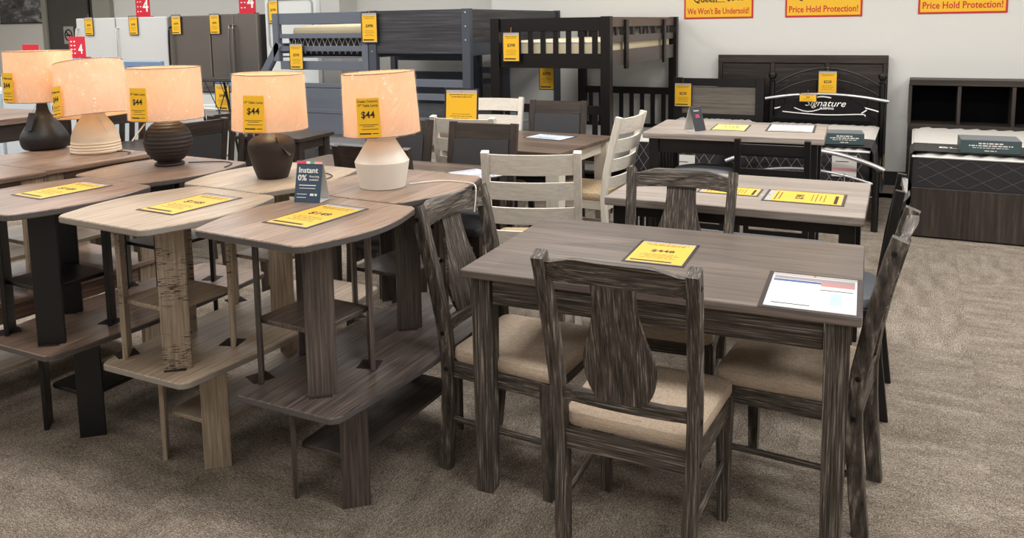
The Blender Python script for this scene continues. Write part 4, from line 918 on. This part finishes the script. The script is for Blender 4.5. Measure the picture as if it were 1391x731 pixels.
for lab, x, pr in (('small yellow price tag on the first white refrigerator', -9.77, '$498'), ('small yellow price tag on the second white refrigerator', -8.92, '$598'), ('small yellow price tag on the single stainless refrigerator', -8.155, '$698'), ('small yellow price tag on the double-door stainless refrigerator', -7.51, '$998')):
    htag(lab, (x, 7.135, 1.585), .165, .245, pr)
def fcard(label, x, y, z, w_=.26, h_=.34, four=True, rz=0):
    t = thing('promotion_card', label, 'sign', (x, y, z), R(rz))
    pbox('face', RED, t, -w_/2, w_/2, 0, .006, .012, h_, bev=.001); pbox('foot', RED, t, -w_/2, w_/2, -.03, .06, 0, .012, bev=.001)
    if four: text('lettering', '4', h_*.62, WINK, t, T(w_*.22, -.001, h_*.4) @ RX(90), bold=True)
    bm = B()
    for k in range(4):
        for xx in (-.34, -.14): box(bm, w_*xx-.012, w_*xx+.012, -.001, 0, h_*(.2+.18*k), h_*(.2+.18*k)+.012, 0)
    obj('print_lines', bm, WINK, t)['kind'] = 'stuff'; return t
fcard('red promotion card with a white four on top of the second white refrigerator', -8.93, 7.3, 1.69)
fcard('red promotion card with a white four on top of the stainless refrigerator', -7.14, 7.3, 1.7)
# white ranges and washers
def range_(label, x, y, w_=.76, h_=1.18):
    t = thing('kitchen_range', label, 'range', (x, y, 0)); w_ /= 2
    pbox('body', APPW, t, -w_, w_, .04, .64, 0, .9, bev=.008); pbox('oven_door', APPW, t, -w_+.01, w_-.01, 0, .04, .28, .78, bev=.008); pbox('drawer', APPW, t, -w_+.01, w_-.01, .005, .04, .07, .26, bev=.006)
    pbox('cooktop', BLKM, t, -w_, w_, .02, .58, .9, .915, bev=.003); bg = pbox('backguard', FILM, t, -w_, w_, .58, .64, .9, h_, bev=.01)
    bm = B(); tube(bm, [(-w_+.06, -.03, .74), (w_-.06, -.03, .74)], .012, 8); obj('door_handle', bm, APPW, t, True)
    for k in (-.3, -.22, .22, .3):
        bm = B(); lathe(bm, [(.02, 0), (.018, .02), (.003, .021)], 12, T(k, .58, h_-.12) @ RX(90)); obj('knob', bm, BLKM, bg, True)
    pbox('display', plain('display_blue', (84, 106, 140), .3), bg, -.14, .14, .574, .58, h_-.16, h_-.06, bev=0); return t
range_('white kitchen range with blue-filmed control panel behind the cream lamp shade', -7.9, 5.75)
range_('white kitchen range behind the black wire stand', -6.43, 5.85, .76, 1.0)
def washer(label, x, y, h_=.93):
    t = thing('washing_machine', label, 'washing machine', (x, y, 0))
    pbox('body', plain('washer_white', (204, 214, 222), .35), t, -.34, .34, 0, .66, .03, h_, bev=.012); pbox('lid', APPW, t, -.3, .3, .05, .46, h_, h_+.012, bev=.004)
    c = pbox('console', FILM, t, -.34, .34, .5, .64, h_, h_+.16, bev=.012)
    for k in (-.2, -.1, .1, .2):
        bm = B(); lathe(bm, [(.022, 0), (.02, .02), (.003, .021)], 12, T(k, .5, h_+.08) @ RX(90)); obj('dial', bm, BLKM, c, True)
    return t
washer('pale washing machine behind the black bottle lamp', -7.75, 4.9, 1.09); washer('pale washing machine between the two left lamps', -7.02, 4.9); washer('pale washing machine at the picture edge under the framed picture', -8.5, 4.9)
fcard('red promotion card standing on a washing machine by the no-smoking sign', -7.7, 5.47, 1.25, .25, .22); fcard('low red card just above the black bottle lamp shade', -8.46, 5.47, 1.09, .27, .3, False)
# white freezer with open lid
t = thing('chest_freezer', 'white chest freezer with its lid raised behind the blue-grey bunk', 'freezer', (-6.33, 6.56, 0))
pbox('cabinet', APPW, t, -.43, .37, 0, .65, .03, .82, bev=.02); ld = pbox('lid', APPW, t, -.43, .37, .6, .68, .85, 1.95, bev=.03)
bm = B(); tube(bm, [(x, .597, z) for x, z in rrect(-.35, .29, 1.3, 1.85, .06)+[rrect(-.35, .29, 1.3, 1.85, .06)[0]]], .012, 6, False); obj('lid_gasket', bm, plain('gasket_grey', (150, 152, 152), .6), ld, True)
pbox('lock', STLD, ld, -.36, -.34, .594, .6, .95, 1.02)
htag('yellow price tag on the raised white freezer lid', (-6.6, 7.15, 1.72), .14, .28, '$298')
# picture
t = thing('framed_picture', 'dark landscape picture hanging on the wall left of the doorway', 'picture', (-13.4, YW+.44, 1.66), rot=(R(90), 0, 0))
pbox('canvas', wood('monochrome_landscape', (30, 30, 32), (88, 88, 90), (190, 188, 186), 'x', 4, 9, .5, 0), t, -.65, .65, .02, 1.0, 0, .02, bev=.002); pbox('frame', BLKM, t, -.67, .67, 0, .02, 0, .024); pbox('frame', BLKM, t, .65, .67, .02, 1.0, 0, .024)
# no-smoking sign
t = thing('no_smoking_sign', 'small grey no-smoking sign on the dark door', 'sign', (-12.25, YW+.399, 1.46), rot=(R(90), 0, 0))
pbox('plate', plain('plate_grey', (170, 166, 164), .5), t, -.12, .12, -.14, .14, 0, .004, bev=0)
bm = B(); tube(bm, [(.085*math.cos(a*math.pi/12), .085*math.sin(a*math.pi/12), .005) for a in range(25)], .011, 6, False); tube(bm, [(-.06, .06, .005), (.06, -.06, .005)], .011, 6); obj('prohibition_ring', bm, INK, t)
bm = B(); box(bm, -.06, .05, -.012, .012, .004, .006, 0); obj('cigarette', bm, INK, t)
# wire stand
t = thing('wire_stand', 'black folding wire stand with crossed rods between the lamp shades', 'stand', (-5.6, 5.55, 0), R(0))
for y in (-.16, .16):
    bm = B(); tube(bm, [(-.36, y, 1.06), (.36, y, 1.06)], .013, 8); obj('top_rail', bm, BLKM, t)
    for a, b2 in (((-.34, 1.06), (-.12, 0)), ((.34, 1.06), (.12, 0)), ((-.24, 1.05), (.06, .55)), ((.24, 1.05), (-.06, .55)), ((-.05, 1.05), (.16, .6)), ((.05, 1.05), (-.16, .6))):
        bm = B(); tube(bm, [(a[0], y, a[1]), (b2[0], y, b2[1])], .012 if abs(a[0]) == .34 else .004, 6); obj('rod', bm, BLKM, t)
pbox('tray', BLKM, t, -.36, .36, -.17, .17, 1.06, 1.075)
htag('yellow price tag seen through the black wire stand', (-6.1, 5.842, .86), .2, .28, '$498')
